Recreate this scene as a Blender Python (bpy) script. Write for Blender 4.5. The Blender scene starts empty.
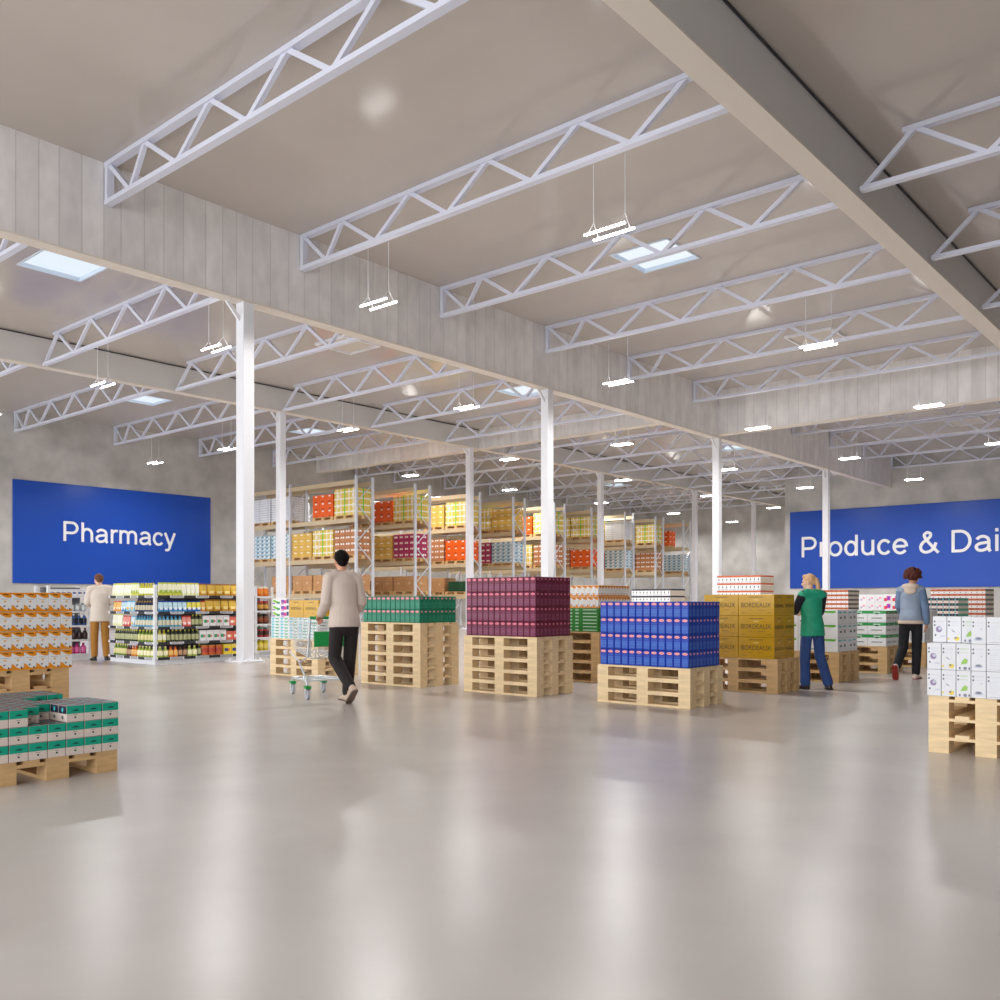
import bpy, math, random
from mathutils import Vector, Matrix
random.seed(7)
PI = math.pi
SC = bpy.context.scene
COL = SC.collection
EYE = 1.15
ORD = ['first', 'second', 'third', 'fourth', 'fifth', 'sixth', 'seventh', 'eighth', 'ninth', 'tenth', 'eleventh',
       'twelfth', 'thirteenth', 'fourteenth', 'fifteenth', 'sixteenth', 'seventeenth', 'eighteenth', 'nineteenth', 'twentieth']
NUM = ['one', 'two', 'three', 'four', 'five', 'six', 'seven', 'eight', 'nine', 'ten']


# ------------------------------------------------------------------ colour / materials
def lin(v):
    v /= 255.0
    return v / 12.92 if v <= .04045 else ((v + .055) / 1.055) ** 2.4


def rgb(r, g, b):
    return (lin(r), lin(g), lin(b), 1)


MATS = {}


def mat(name, col, rough=.5, metal=0.0, spec=.5, emit=0.0, noise=0.0, nscale=6.0, bump=0.0, coat=0.0, stretch=(1, 1, 1), detail=4):
    """Principled material; 'noise' mottles the base colour, 'bump' gives relief."""
    if name in MATS:
        return MATS[name]
    m = bpy.data.materials.new(name)
    m.use_nodes = True
    nt = m.node_tree
    b = nt.nodes['Principled BSDF']
    b.inputs['Base Color'].default_value = col
    b.inputs['Roughness'].default_value = rough
    b.inputs['Metallic'].default_value = metal
    b.inputs['Specular IOR Level'].default_value = spec
    if coat:
        b.inputs['Coat Weight'].default_value = coat
        b.inputs['Coat Roughness'].default_value = .15
    if emit:
        b.inputs['Emission Color'].default_value = col
        b.inputs['Emission Strength'].default_value = emit
    if noise or bump:
        tc = nt.nodes.new('ShaderNodeTexCoord')
        mp = nt.nodes.new('ShaderNodeMapping')
        mp.inputs['Scale'].default_value = stretch
        nz = nt.nodes.new('ShaderNodeTexNoise')
        nz.inputs['Scale'].default_value = nscale
        nz.inputs['Detail'].default_value = detail
        nt.links.new(tc.outputs['Object'], mp.inputs['Vector'])
        nt.links.new(mp.outputs['Vector'], nz.inputs['Vector'])
        if noise:
            mr = nt.nodes.new('ShaderNodeMapRange')
            mr.inputs['From Min'].default_value = .25
            mr.inputs['From Max'].default_value = .75
            mr.inputs['To Min'].default_value = 1 - noise
            mr.inputs['To Max'].default_value = 1 + noise
            nt.links.new(nz.outputs['Fac'], mr.inputs['Value'])
            mx = nt.nodes.new('ShaderNodeVectorMath')
            mx.operation = 'SCALE'
            mx.inputs[0].default_value = col[:3]
            nt.links.new(mr.outputs['Result'], mx.inputs['Scale'])
            nt.links.new(mx.outputs['Vector'], b.inputs['Base Color'])
        if bump:
            bp = nt.nodes.new('ShaderNodeBump')
            bp.inputs['Strength'].default_value = bump
            bp.inputs['Distance'].default_value = .02
            nt.links.new(nz.outputs['Fac'], bp.inputs['Height'])
            nt.links.new(bp.outputs['Normal'], b.inputs['Normal'])
    MATS[name] = m
    return m


def board_mat(name, col, axis):
    """Board-marked concrete: irregular vertical joints along the given axis, plus cloudy mottling."""
    m = mat(name, col, .55, noise=.12, nscale=3.4, stretch=(1, 1, .5), detail=8)
    nt = m.node_tree
    b = nt.nodes['Principled BSDF']
    tc = nt.nodes.new('ShaderNodeTexCoord')
    sp = nt.nodes.new('ShaderNodeSeparateXYZ')
    nt.links.new(tc.outputs['Object'], sp.inputs[0])
    vo = nt.nodes.new('ShaderNodeTexVoronoi')
    vo.voronoi_dimensions = '1D'
    vo.feature = 'DISTANCE_TO_EDGE'
    vo.inputs['Scale'].default_value = 2.7
    vo.inputs['Randomness'].default_value = .75
    nt.links.new(sp.outputs[axis], vo.inputs['W'])
    mr = nt.nodes.new('ShaderNodeMapRange')
    mr.inputs['From Min'].default_value = .0
    mr.inputs['From Max'].default_value = .035
    mr.inputs['To Min'].default_value = .72
    mr.inputs['To Max'].default_value = 1.0
    nt.links.new(vo.outputs['Distance'], mr.inputs['Value'])
    vo2 = nt.nodes.new('ShaderNodeTexVoronoi')
    vo2.voronoi_dimensions = '1D'
    vo2.inputs['Scale'].default_value = 2.7
    vo2.inputs['Randomness'].default_value = .75
    nt.links.new(sp.outputs[axis], vo2.inputs['W'])
    sep = nt.nodes.new('ShaderNodeSeparateColor')
    nt.links.new(vo2.outputs['Color'], sep.inputs[0])
    mr2 = nt.nodes.new('ShaderNodeMapRange')
    mr2.inputs['To Min'].default_value = .93
    mr2.inputs['To Max'].default_value = 1.07
    nt.links.new(sep.outputs[0], mr2.inputs['Value'])
    mul = nt.nodes.new('ShaderNodeMath')
    mul.operation = 'MULTIPLY'
    nt.links.new(mr.outputs[0], mul.inputs[0])
    nt.links.new(mr2.outputs[0], mul.inputs[1])
    old = b.inputs['Base Color'].links[0].from_socket
    sc = nt.nodes.new('ShaderNodeVectorMath')
    sc.operation = 'SCALE'
    nt.links.new(old, sc.inputs[0])
    nt.links.new(mul.outputs[0], sc.inputs['Scale'])
    nt.links.new(sc.outputs['Vector'], b.inputs['Base Color'])
    bp = nt.nodes.new('ShaderNodeBump')
    bp.inputs['Strength'].default_value = .35
    bp.inputs['Distance'].default_value = .02
    nt.links.new(mr.outputs[0], bp.inputs['Height'])
    nt.links.new(bp.outputs['Normal'], b.inputs['Normal'])
    return m


def glass_mat():
    m = bpy.data.materials.new('clear_glazing')
    m.use_nodes = True
    nt = m.node_tree
    nt.nodes.clear()
    out = nt.nodes.new('ShaderNodeOutputMaterial')
    tr = nt.nodes.new('ShaderNodeBsdfTransparent')
    gl = nt.nodes.new('ShaderNodeBsdfGlossy')
    gl.inputs['Roughness'].default_value = .05
    mx = nt.nodes.new('ShaderNodeMixShader')
    mx.inputs[0].default_value = .06
    nt.links.new(tr.outputs[0], mx.inputs[1])
    nt.links.new(gl.outputs[0], mx.inputs[2])
    nt.links.new(mx.outputs[0], out.inputs[0])
    return m


# ------------------------------------------------------------------ mesh builder
class MB:
    def __init__(s):
        s.v, s.f, s.m = [], [], []

    def face(s, pts, m=0):
        k = len(s.v)
        s.v += [tuple(p) for p in pts]
        s.f.append(tuple(range(k, k + len(pts))))
        s.m.append(m)
        return s

    def box(s, x0, x1, y0, y1, z0, z1, m=0):
        k = len(s.v)
        s.v += [(x, y, z) for z in (z0, z1) for y in (y0, y1) for x in (x0, x1)]
        for q in ((0, 2, 3, 1), (4, 5, 7, 6), (0, 1, 5, 4), (2, 6, 7, 3), (0, 4, 6, 2), (1, 3, 7, 5)):
            s.f.append(tuple(k + i for i in q))
            s.m.append(m)
        return s

    def bevbox(s, x0, x1, y0, y1, z0, z1, b, m=0):
        """box with chamfered edges, all sides"""
        bx = Bev(x0, x1, y0, y1, z0, z1, b)
        k = len(s.v)
        s.v += bx[0]
        for q in bx[1]:
            s.f.append(tuple(k + i for i in q))
            s.m.append(m)
        return s

    def loft(s, rings, m=0, cap=True, closed=True):
        k = len(s.v)
        n = len(rings[0])
        for r in rings:
            s.v += [tuple(p) for p in r]
        for i in range(len(rings) - 1):
            for j in range(n if closed else n - 1):
                a, b = k + i * n + j, k + i * n + (j + 1) % n
                s.f.append((a, b, b + n, a + n))
                s.m.append(m)
        if cap:
            s.f.append(tuple(k + j for j in reversed(range(n))))
            s.m.append(m)
            s.f.append(tuple(k + (len(rings) - 1) * n + j for j in range(n)))
            s.m.append(m)
        return s

    def tube(s, pts, r, n=8, m=0, ref=None, rounded=False):
        """pts: path; r: radius, list of radii, or list of (rx, ry) with ref as the rx axis"""
        P = [Vector(p) for p in pts]
        R = r if isinstance(r, (list, tuple)) else [r] * len(P)
        R = [(q, q) if not isinstance(q, (list, tuple)) else q for q in R]
        rings = []
        prev = Vector(ref) if ref else None
        N = len(P)
        T = []
        for i in range(N):
            a, b = P[max(0, i - 1)], P[min(N - 1, i + 1)]
            T.append((b - a).normalized())
        items = [(P[i], T[i], R[i][0], R[i][1]) for i in range(N)]
        if rounded:
            a, b = [], []
            for ang in (80, 55, 28):
                ca, sa = math.cos(math.radians(ang)), math.sin(math.radians(ang))
                a.append((P[0] - T[0] * max(R[0]) * sa, T[0], R[0][0] * ca, R[0][1] * ca))
                b.insert(0, (P[-1] + T[-1] * max(R[-1]) * sa, T[-1], R[-1][0] * ca, R[-1][1] * ca))
            items = a + items + b
        for p, t, rx, ry in items:
            u = prev if prev is not None else (Vector((1, 0, 0)) if abs(t.x) < .8 else Vector((0, 1, 0)))
            u = (u - t * u.dot(t))
            if u.length < 1e-6:
                u = t.orthogonal()
            u.normalize()
            if ref is None:
                prev = u
            w = t.cross(u)
            rings.append([p + u * (rx * math.cos(2 * PI * j / n)) + w * (ry * math.sin(2 * PI * j / n)) for j in range(n)])
        return s.loft(rings, m)

    def lathe(s, prof, x=0, y=0, z=0, n=12, mats=None):
        """prof: list of (radius, height); mats: material index per profile segment"""
        k = len(s.v)
        for r, h in prof:
            s.v += [(x + r * math.cos(2 * PI * j / n), y + r * math.sin(2 * PI * j / n), z + h) for j in range(n)]
        for i in range(len(prof) - 1):
            for j in range(n):
                a, b = k + i * n + j, k + i * n + (j + 1) % n
                s.f.append((a, b, b + n, a + n))
                s.m.append(mats[i] if mats else 0)
        s.f.append(tuple(k + j for j in reversed(range(n))))
        s.m.append(mats[0] if mats else 0)
        s.f.append(tuple(k + (len(prof) - 1) * n + j for j in range(n)))
        s.m.append(mats[-1] if mats else 0)
        return s

    def bar(s, a, b, w, h, m=0, up=(0, 0, 1)):
        """square bar from a to b, w across, h along the 'up' side"""
        a, b = Vector(a), Vector(b)
        t = (b - a).normalized()
        u = Vector(up)
        u = u - t * u.dot(t)
        u.normalize()
        q = t.cross(u)
        o = [(-1, -1), (1, -1), (1, 1), (-1, 1)]
        return s.loft([[p + q * (w / 2 * i) + u * (h / 2 * j) for i, j in o] for p in (a, b)], m)

    # print on the two faces that a box shows: the -X face and the -Y face
    def rect(s, face, at, u0, u1, z0, z1, m):
        """face 'x': u runs along Y on plane x=at; face 'y': u runs along X on plane y=at"""
        if face == 'x':
            return s.face([(at, u1, z0), (at, u0, z0), (at, u0, z1), (at, u1, z1)], m)
        return s.face([(u0, at, z0), (u1, at, z0), (u1, at, z1), (u0, at, z1)], m)

    def oval(s, face, at, u, z, ru, rz, m, n=14):
        P = []
        for j in range(n):
            a = 2 * PI * j / n
            if face == 'x':
                P.append((at, u - ru * math.cos(a), z + rz * math.sin(a)))
            else:
                P.append((u + ru * math.cos(a), at, z + rz * math.sin(a)))
        return s.face(P, m)

    def poly(s, face, at, pts, m):
        """pts in (image-right, up) coordinates"""
        if face == 'x':
            return s.face([(at, -u, z) for u, z in pts], m)
        return s.face([(u, at, z) for u, z in pts], m)

    def mesh(s, name, mats, smooth=False):
        me = bpy.data.meshes.new(name)
        me.from_pydata(s.v, [], s.f)
        for m in mats:
            me.materials.append(m)
        me.polygons.foreach_set('material_index', s.m)
        if smooth:
            me.polygons.foreach_set('use_smooth', [True] * len(s.f))
        me.update()
        return me

    def build(s, name, mats, parent=None, smooth=False):
        if not isinstance(mats, (list, tuple)):
            mats = [mats]
        return link(name, s.mesh(name, mats, smooth), parent)


def Bev(x0, x1, y0, y1, z0, z1, b):
    vs, idx = [], {}
    X, Y, Z = (x0, x1), (y0, y1), (z0, z1)
    sg = (1, -1)
    for i in (0, 1):
        for j in (0, 1):
            for k in (0, 1):
                for ax in range(3):
                    p = [X[i] + sg[i] * b, Y[j] + sg[j] * b, Z[k] + sg[k] * b]
                    p[ax] = (X[i], Y[j], Z[k])[ax]
                    idx[i, j, k, ax] = len(vs)
                    vs.append(tuple(p))
    F = []
    C4 = ((0, 0), (1, 0), (1, 1), (0, 1))

    def key(ax, s, a, c):
        t = [0, 0, 0]
        o = [q for q in range(3) if q != ax]
        t[ax], t[o[0]], t[o[1]] = s, a, c
        return tuple(t)
    for ax in range(3):
        for s in (0, 1):
            q = [idx[key(ax, s, a, c) + (ax,)] for a, c in C4]
            flip = (s == 0) ^ (ax == 1)
            F.append(tuple(reversed(q)) if flip else tuple(q))
    for ax in range(3):
        o = [q for q in range(3) if q != ax]
        for a in (0, 1):
            for c in (0, 1):
                e = []
                for s in (0, 1):
                    t = [0, 0, 0]
                    t[ax], t[o[0]], t[o[1]] = s, a, c
                    e.append(tuple(t))
                F.append((idx[e[0] + (o[0],)], idx[e[1] + (o[0],)], idx[e[1] + (o[1],)], idx[e[0] + (o[1],)]))
    for i in (0, 1):
        for j in (0, 1):
            for k in (0, 1):
                F.append((idx[i, j, k, 0], idx[i, j, k, 1], idx[i, j, k, 2]))
    return vs, F


def link(name, data, parent=None, loc=None, rotz=None):
    o = bpy.data.objects.new(name, data)
    COL.objects.link(o)
    if parent:
        o.parent = parent
    if loc:
        o.location = loc
    if rotz:
        o.rotation_euler = (0, 0, rotz)
    return o


def tag(o, label, cat, group=None):
    o['label'] = label
    o['category'] = cat
    if group:
        o['group'] = group
    return o


def thing(name, label, cat, loc=(0, 0, 0), rotz=0, group=None):
    return tag(link(name, None, None, loc, rotz), label, cat, group)


def struct(o):
    o['kind'] = 'structure'
    return o


# ------------------------------------------------------------------ materials
WHITE = mat('white_paint', rgb(232, 233, 238), .35)
STEEL = mat('truss_paint', rgb(218, 221, 236), .4)
CONC = mat('wall_concrete', rgb(186, 184, 181), .55, noise=.26, nscale=.9, bump=.2, detail=9)
CEIL = mat('ceiling_sheet', rgb(190, 181, 173), .15, noise=.03, nscale=.7, bump=.02)
FASC_X = board_mat('boarded_beam', rgb(224, 221, 220), 0)
FASC_Y = board_mat('boarded_cross_beam', rgb(224, 221, 220), 1)
PLAIN = mat('plain_beam', rgb(210, 208, 206), .3)
CREAM = mat('cream_soffit', rgb(226, 217, 205), .5)
WOOD = mat('pallet_pine', rgb(231, 204, 160), .6, noise=.16, nscale=9, stretch=(.6, .6, 4), bump=.1)
WOOD2 = mat('pallet_pine_tan', rgb(213, 176, 124), .6, noise=.18, nscale=9, stretch=(.6, .6, 4), bump=.1)
GALV = mat('galvanised_post', rgb(214, 219, 228), .3, metal=.0)
RACKBEAM = mat('beige_rack_beam', rgb(202, 183, 150), .45)
SHELF = mat('shelf_white', rgb(226, 228, 232), .4)
DARK = mat('dark_strip', rgb(44, 44, 48), .5)
GREYP = mat('grey_price_ticket', rgb(170, 170, 174), .5)
GLASS = glass_mat()
TUBE = mat('lit_tube', (1, .985, .96, 1), .5, emit=18)
WIRE = mat('hanging_wire', rgb(215, 215, 218), .4)
SKYL = mat('sky_tinted_lining', rgb(214, 226, 240), .35)  # blue cast of the sky is put into the lining's colour


def plain(name, r, g, b, rough=.4, **k):
    return mat(name, rgb(r, g, b), rough, **k)


# floor: polished concrete with cloudy stains
FLOOR = mat('polished_floor', rgb(193, 187, 183), .27, noise=.07, nscale=1.1, detail=5, spec=.55)
# ------------------------------------------------------------------ the hall
X0, X1, XP, YL, YR, YP = -9.0, 61.0, 47.5, 37.3, -11.0, 20.55
ZC = 8.5
struct(MB().box(X0, X1, YR, YL, -.2, 0).build('floor', FLOOR))

SKY_OPEN = [(9, 20.3), (16.95, 10.2), (24.8, 20.2), (16.9, 31.5), (24.8, 32), (40.4, 20.1), (48.6, 32)]
HATCH = [(17, 20.3), (25, 9.9), (40.5, 9.9)]
HS = .66
xs = sorted({X0, X1} | {v for x, y in SKY_OPEN for v in (x - HS, x + HS)})
ys = sorted({YR, YL} | {v for x, y in SKY_OPEN for v in (y - HS, y + HS)})
cm = MB()
for i in range(len(xs) - 1):
    for j in range(len(ys) - 1):
        cx, cy = (xs[i] + xs[i + 1]) / 2, (ys[j] + ys[j + 1]) / 2
        if any(abs(cx - a) < HS and abs(cy - b) < HS for a, b in SKY_OPEN):
            continue
        cm.face([(xs[i], ys[j], ZC), (xs[i], ys[j + 1], ZC), (xs[i + 1], ys[j + 1], ZC), (xs[i + 1], ys[j], ZC)])
struct(cm.build('ceiling', CEIL))

struct(MB().box(X0, X1, YL, YL + .3, 0, ZC + .5).build('wall_left', CONC))
struct(MB().box(X1, X1 + .3, YP, YL, 0, ZC).build('wall_back', CONC))
pw = struct(MB().box(XP, XP + .35, YR, YP, 0, ZC).build('wall_right', CONC))
struct(MB().box(XP + .35, X1, YP - .35, YP, 0, ZC).build('wall_return', CONC))
struct(MB().box(X0, XP, YR - .3, YR, 0, ZC).build('wall_side', mat('dark_grey_wall', rgb(96, 94, 92), .7, noise=.1)))  # unseen side wall, darkened to cut the light it bounces back
# entrance front behind the viewer: masonry with tall glazed openings that let the daylight in
fw = MB()
piers = [YR, -4, 3, 10, 17, 24, 31, YL]
for y in piers:
    fw.box(X0 - .3, X0, y - .3, y + .3, 0, ZC)
fw.box(X0 - .3, X0, YR, YL, 7.4, ZC).box(X0 - .3, X0, YR, YL, 0, .4)
struct(fw.build('wall_front', CONC))
for i in range(len(piers) - 1):
    w = MB().box(X0 - .16, X0 - .14, piers[i] + .3, piers[i + 1] - .3, .4, 7.4).build('window_%d' % (i + 1), GLASS)
    struct(w)

# beams
struct(MB().box(X0, XP, 15.03, 15.3, 6.89, ZC).box(X0, XP, 15.01, 15.32, 6.86, 6.89, 1).build('beam_main', [FASC_X, CREAM]))
struct(MB().box(X0, X1, 26.2, 26.46, 7.71, ZC).box(X0, X1, 26.18, 26.48, 7.68, 7.71, 1).build('beam_rear', [PLAIN, CREAM]))
struct(MB().box(X0, XP, 5.22, 5.56, 7.63, ZC).box(X0, XP, 5.2, 5.58, 7.6, 7.63, 1).build('beam_side', [PLAIN, CREAM]))
for n, (y0, y1, z) in enumerate([(5.6, 15.03, 6.95), (15.3, 26.2, 7.66), (26.5, YL, 7.66)]):
    struct(MB().box(29.15, 29.45, y0, y1, z + .04, ZC).box(29.12, 29.48, y0, y1, z, z + .04, 1)
           .build('beam_cross', [FASC_Y, CREAM]))
# black seam line along two beams, at the ceiling
for y in (26.19, 5.21):
    struct(MB().box(X0, X1 if y > 20 else XP, y - .02, y + .03, ZC - .035, ZC - .012).build('trim_seam', DARK))


def column(x, y, top):
    m = MB()
    m.bevbox(x - .125, x + .125, y - .125, y + .125, .02, top, .012)
    o = struct(m.build('column', WHITE))
    p = MB().bevbox(x - .27, x + .27, y - .27, y + .27, 0, .035, .008)
    for dx in (-.2, .2):
        for dy in (-.2, .2):
            p.lathe([(.035, .03), (.035, .055), (.02, .055), (.02, .085)], x + dx, y + dy, 0, 8)
    p.lathe([(.21, .03), (.14, .09)], x, y, 0, 4)
    p.build('base_plate', WHITE, o)
    g = MB()
    g.bar((x - .12, y, top - .34), (x - .4, y, top - .03), .05, .07)
    g.build('head_brace', WHITE, o)
    return o


for x in (10.16, 19.6, 29.3, 39.3):
    column(x, 15.15, 6.86)
for x in (19.1, 28.72, 38.5, 48.2, 56.0):
    column(x, 26.35, 7.68)

# ------------------------------------------------------------------ trusses
DIAG = {}


def truss(x, y0, y1, style, label, near, group, zb=7.74):
    """style 'post': upright end post at the y1 end; 'slope': sloping end. Built along Y."""
    zt = ZC - .04
    t = thing('roof_truss', label, 'roof truss', (x, y0, 0), 0, group)
    L = y1 - y0
    MB().box(-.065, .065, 0, L, zb - .04, zb + .035).build('bottom_chord', STEEL, t)
    MB().box(-.07, .07, 0, L - (0 if style == 'post' else .65), zt - .04, zt + .036).build('top_chord', STEEL, t)
    if style == 'post':
        MB().box(-.06, .06, L - .1, L - .01, zb, zt).build('end_post', STEEL, t)
        nodes = [(L - .08, zt), (L - .78, zb), (L - 1.25, zt), (L - 2.2, zb)]
    else:
        nodes = [(L - .03, zb), (L - .82, zt), (L - 1.84, zb)]
    up = nodes[-1][1] == zb
    y = nodes[-1][0]
    while y > .95:
        y -= .925
        nodes.append((y, zt if up else zb))
        up = not up
    m = MB()
    for k in range(len(nodes) - 1):
        a, b = nodes[k], nodes[k + 1]
        q = m if not near else MB()
        q.bar((0, a[0], a[1]), (0, b[0], b[1]), .075, .07, up=(1, 0, 0))
        if near:
            q.build('diagonal', STEEL, t)
    if not near:
        m.build('lattice', STEEL, t)
    return t


def nth(i, n):
    return ORD[i]


for i in range(11):
    x = 7.4 + 4 * i
    truss(x, 5.6, 15.02, 'post', 'white steel roof truss, %s from the front, between boarded beam and side beam' % ORD[i],
          i < 6, 'roof trusses of the middle bay', 7.83)
for i in range(13):
    x = 7.1 + 4 * i
    if abs(x - 56.2) < .5:
        x += .6
    truss(x, 15.4, 26.18, 'slope', 'white steel roof truss, %s from the front, just beyond the boarded beam' % ORD[i],
          i < 5, 'roof trusses beyond the boarded beam')
for i in range(13):
    x = 10.75 + 3.96 * i
    if abs(x - 29.3) < 1.3:
        x += 1.2
    truss(x, 26.5, YL - .02, 'post', 'white steel roof truss, %s from the front, in the bay over the racks' % ORD[i],
          i < 4, 'roof trusses over the racks')
for i in range(3):
    x = 14.9 + 3.85 * i
    truss(x, -6.0, 5.18, 'slope', 'white steel roof truss, %s from the front, in the bay beyond the side beam' % ORD[i],
          True, 'roof trusses past the side beam')

# ------------------------------------------------------------------ pendant lamps
tube_me = MB().tube([(0, -.36, 0), (0, .36, 0)], .018, 10).mesh('tube', [TUBE, WHITE])
wire_me = MB().tube([(0, 0, .2), (0, 0, 1.08)], .006, 5).tube([(0, 0, .2), (-.125, 0, .03)], .006, 5).tube([(0, 0, .2), (.125, 0, .03)], .006, 5).mesh('wire', [WIRE])


TUBELIGHT = bpy.data.lights.new('tube_light', 'AREA')
TUBELIGHT.shape = 'RECTANGLE'
TUBELIGHT.size, TUBELIGHT.size_y = .034, .72
TUBELIGHT.energy = 80
TUBELIGHT.color = (1, .985, .965)
TUBELIGHT.spread = math.radians(165)


def lamp(x, y, label, group):
    t = thing('pendant_light', label, 'ceiling light', (x, y, 6.65), 0, group)
    for s in (-1, 1):
        link('tube', tube_me, t, (s * .125, 0, 0))
        li = bpy.data.objects.new('tube_light', TUBELIGHT)
        COL.objects.link(li)
        li.parent = t
        li.location = (s * .125, 0, -.0195)
        link('wire', wire_me, t, (0, s * .28, 0))


for i in range(5):
    for j, y in enumerate((7.65, 12.75)):
        lamp(11.4 + 8 * i, y, 'lit twin tube hanging lamp, %s from the front, %s the boarded beam, middle bay' % (ORD[i], ['away from', 'close to'][j]), 'lamps of the middle bay')
for i in range(7):
    for j, y in enumerate((17.65, 22.8)):
        lamp(11.1 + 8 * i, y, 'lit twin tube hanging lamp, %s from the front, %s, beyond the boarded beam' % (ORD[i], ['inner row', 'outer row'][j]), 'lamps beyond the boarded beam')
for i in range(7):
    for j, y in enumerate((29.0, 34.0)):
        lamp(10.75 + 7.92 * i + (1.2 if i == 2 else 0), y, 'lit twin tube hanging lamp, %s from the front, %s, over the racks' % (ORD[i], ['inner row', 'wall row'][j]), 'lamps over the racks')

for i in range(3):
    lamp(26.45 + 7.7 * i, .5, 'added unseen twin tube lamp, %s along the bay past the side beam' % ORD[i], 'added lamps past the side beam')  # unseen lamps, added to brighten the far faces turned this way

# ------------------------------------------------------------------ skylights and closed hatches
for i, (x, y) in enumerate(SKY_OPEN):
    where = ['beyond the boarded beam, the front one', 'above the middle bay', 'beyond the boarded beam, half way along', 'above the bay by the blue pharmacy wall',
             'above the first racks', 'beyond the boarded beam at its far end', 'above the rear racks'][i]
    t = thing('skylight', 'square bright skylight %s' % where, 'skylight', (x, y, ZC), 0, 'ceiling skylights')
    m = MB()
    for a, b, c, d in ((-HS - .04, -HS, -HS - .04, HS + .04), (HS, HS + .04, -HS - .04, HS + .04), (-HS, HS, -HS - .04, -HS), (-HS, HS, HS, HS + .04)):
        m.box(a, b, c, d, -.02, .07)
    m.build('frame', SKYL, t)
    MB().box(-HS, HS, -HS, HS, .02, .035).build('pane', GLASS, t)
HATCHM = plain('hatch_panel', 200, 190, 176, .3)
for i, (x, y) in enumerate(HATCH):
    where = ['beyond the boarded beam', 'over the middle bay before the cross beam', 'over the middle bay past the cross beam'][i]
    t = thing('roof_hatch', 'closed beige roof hatch with white rim %s' % where, 'hatch', (x, y, ZC), 0, 'closed roof hatches')
    m = MB()
    for a, b, c, d in ((-HS, -HS + .06, -HS, HS), (HS - .06, HS, -HS, HS), (-HS + .06, HS - .06, -HS, -HS + .06), (-HS + .06, HS - .06, HS - .06, HS)):
        m.box(a, b, c, d, -.07, 0)
    m.build('rim', WHITE, t)
    MB().box(-HS + .06, HS - .06, -HS + .06, HS - .06, -.03, 0).build('panel', HATCHM, t)


# ------------------------------------------------------------------ wall signs
BLUE = mat('sign_blue', rgb(30, 76, 176), .3, spec=.3)
LETTER = mat('sign_letter_white', rgb(238, 238, 238), .5)


def text_mesh(txt, width, height, depth, name='lettering', mats=None):
    cu = bpy.data.curves.new('txt', 'FONT')
    cu.body = txt
    cu.size = 1
    cu.extrude = .02
    cu.resolution_u = 4
    o = bpy.data.objects.new('txt', cu)
    COL.objects.link(o)
    dg = bpy.context.evaluated_depsgraph_get()
    me = bpy.data.meshes.new_from_object(o.evaluated_get(dg))
    bpy.data.objects.remove(o)
    bpy.data.curves.remove(cu)
    me.name = name
    xs = [v.co.x for v in me.vertices]
    # cap height from the first letter is taken as the tallest point above the base line
    top = max(v.co.y for v in me.vertices)
    x0, w = min(xs), max(xs) - min(xs)
    zs = [v.co.z for v in me.vertices]
    for v in me.vertices:
        v.co.x = (v.co.x - x0) / w * width
        v.co.y = v.co.y / top * height
        v.co.z = (v.co.z - min(zs)) / (max(zs) - min(zs)) * depth
    me.materials.clear()
    for m in mats or [LETTER]:
        me.materials.append(m)
    return me


def arc(cx, cy, rx, ry, a0, a1, n=14):
    return [(cx + rx * math.cos(math.radians(a0 + (a1 - a0) * i / n)), cy + ry * math.sin(math.radians(a0 + (a1 - a0) * i / n))) for i in range(n + 1)]


def spline(P, n=5):
    out = []
    for i in range(len(P) - 1):
        p0, p1, p2, p3 = P[max(0, i - 1)], P[i], P[i + 1], P[min(len(P) - 1, i + 2)]
        for q in range(n):
            t = q / n
            out.append(tuple(.5 * (2 * b + (c - a) * t + (2 * a - 5 * b + 4 * c - d) * t * t + (3 * b - a - 3 * c + d) * t ** 3) for a, b, c, d in zip(p0, p1, p2, p3)))
    return out + [P[-1]]


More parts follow.
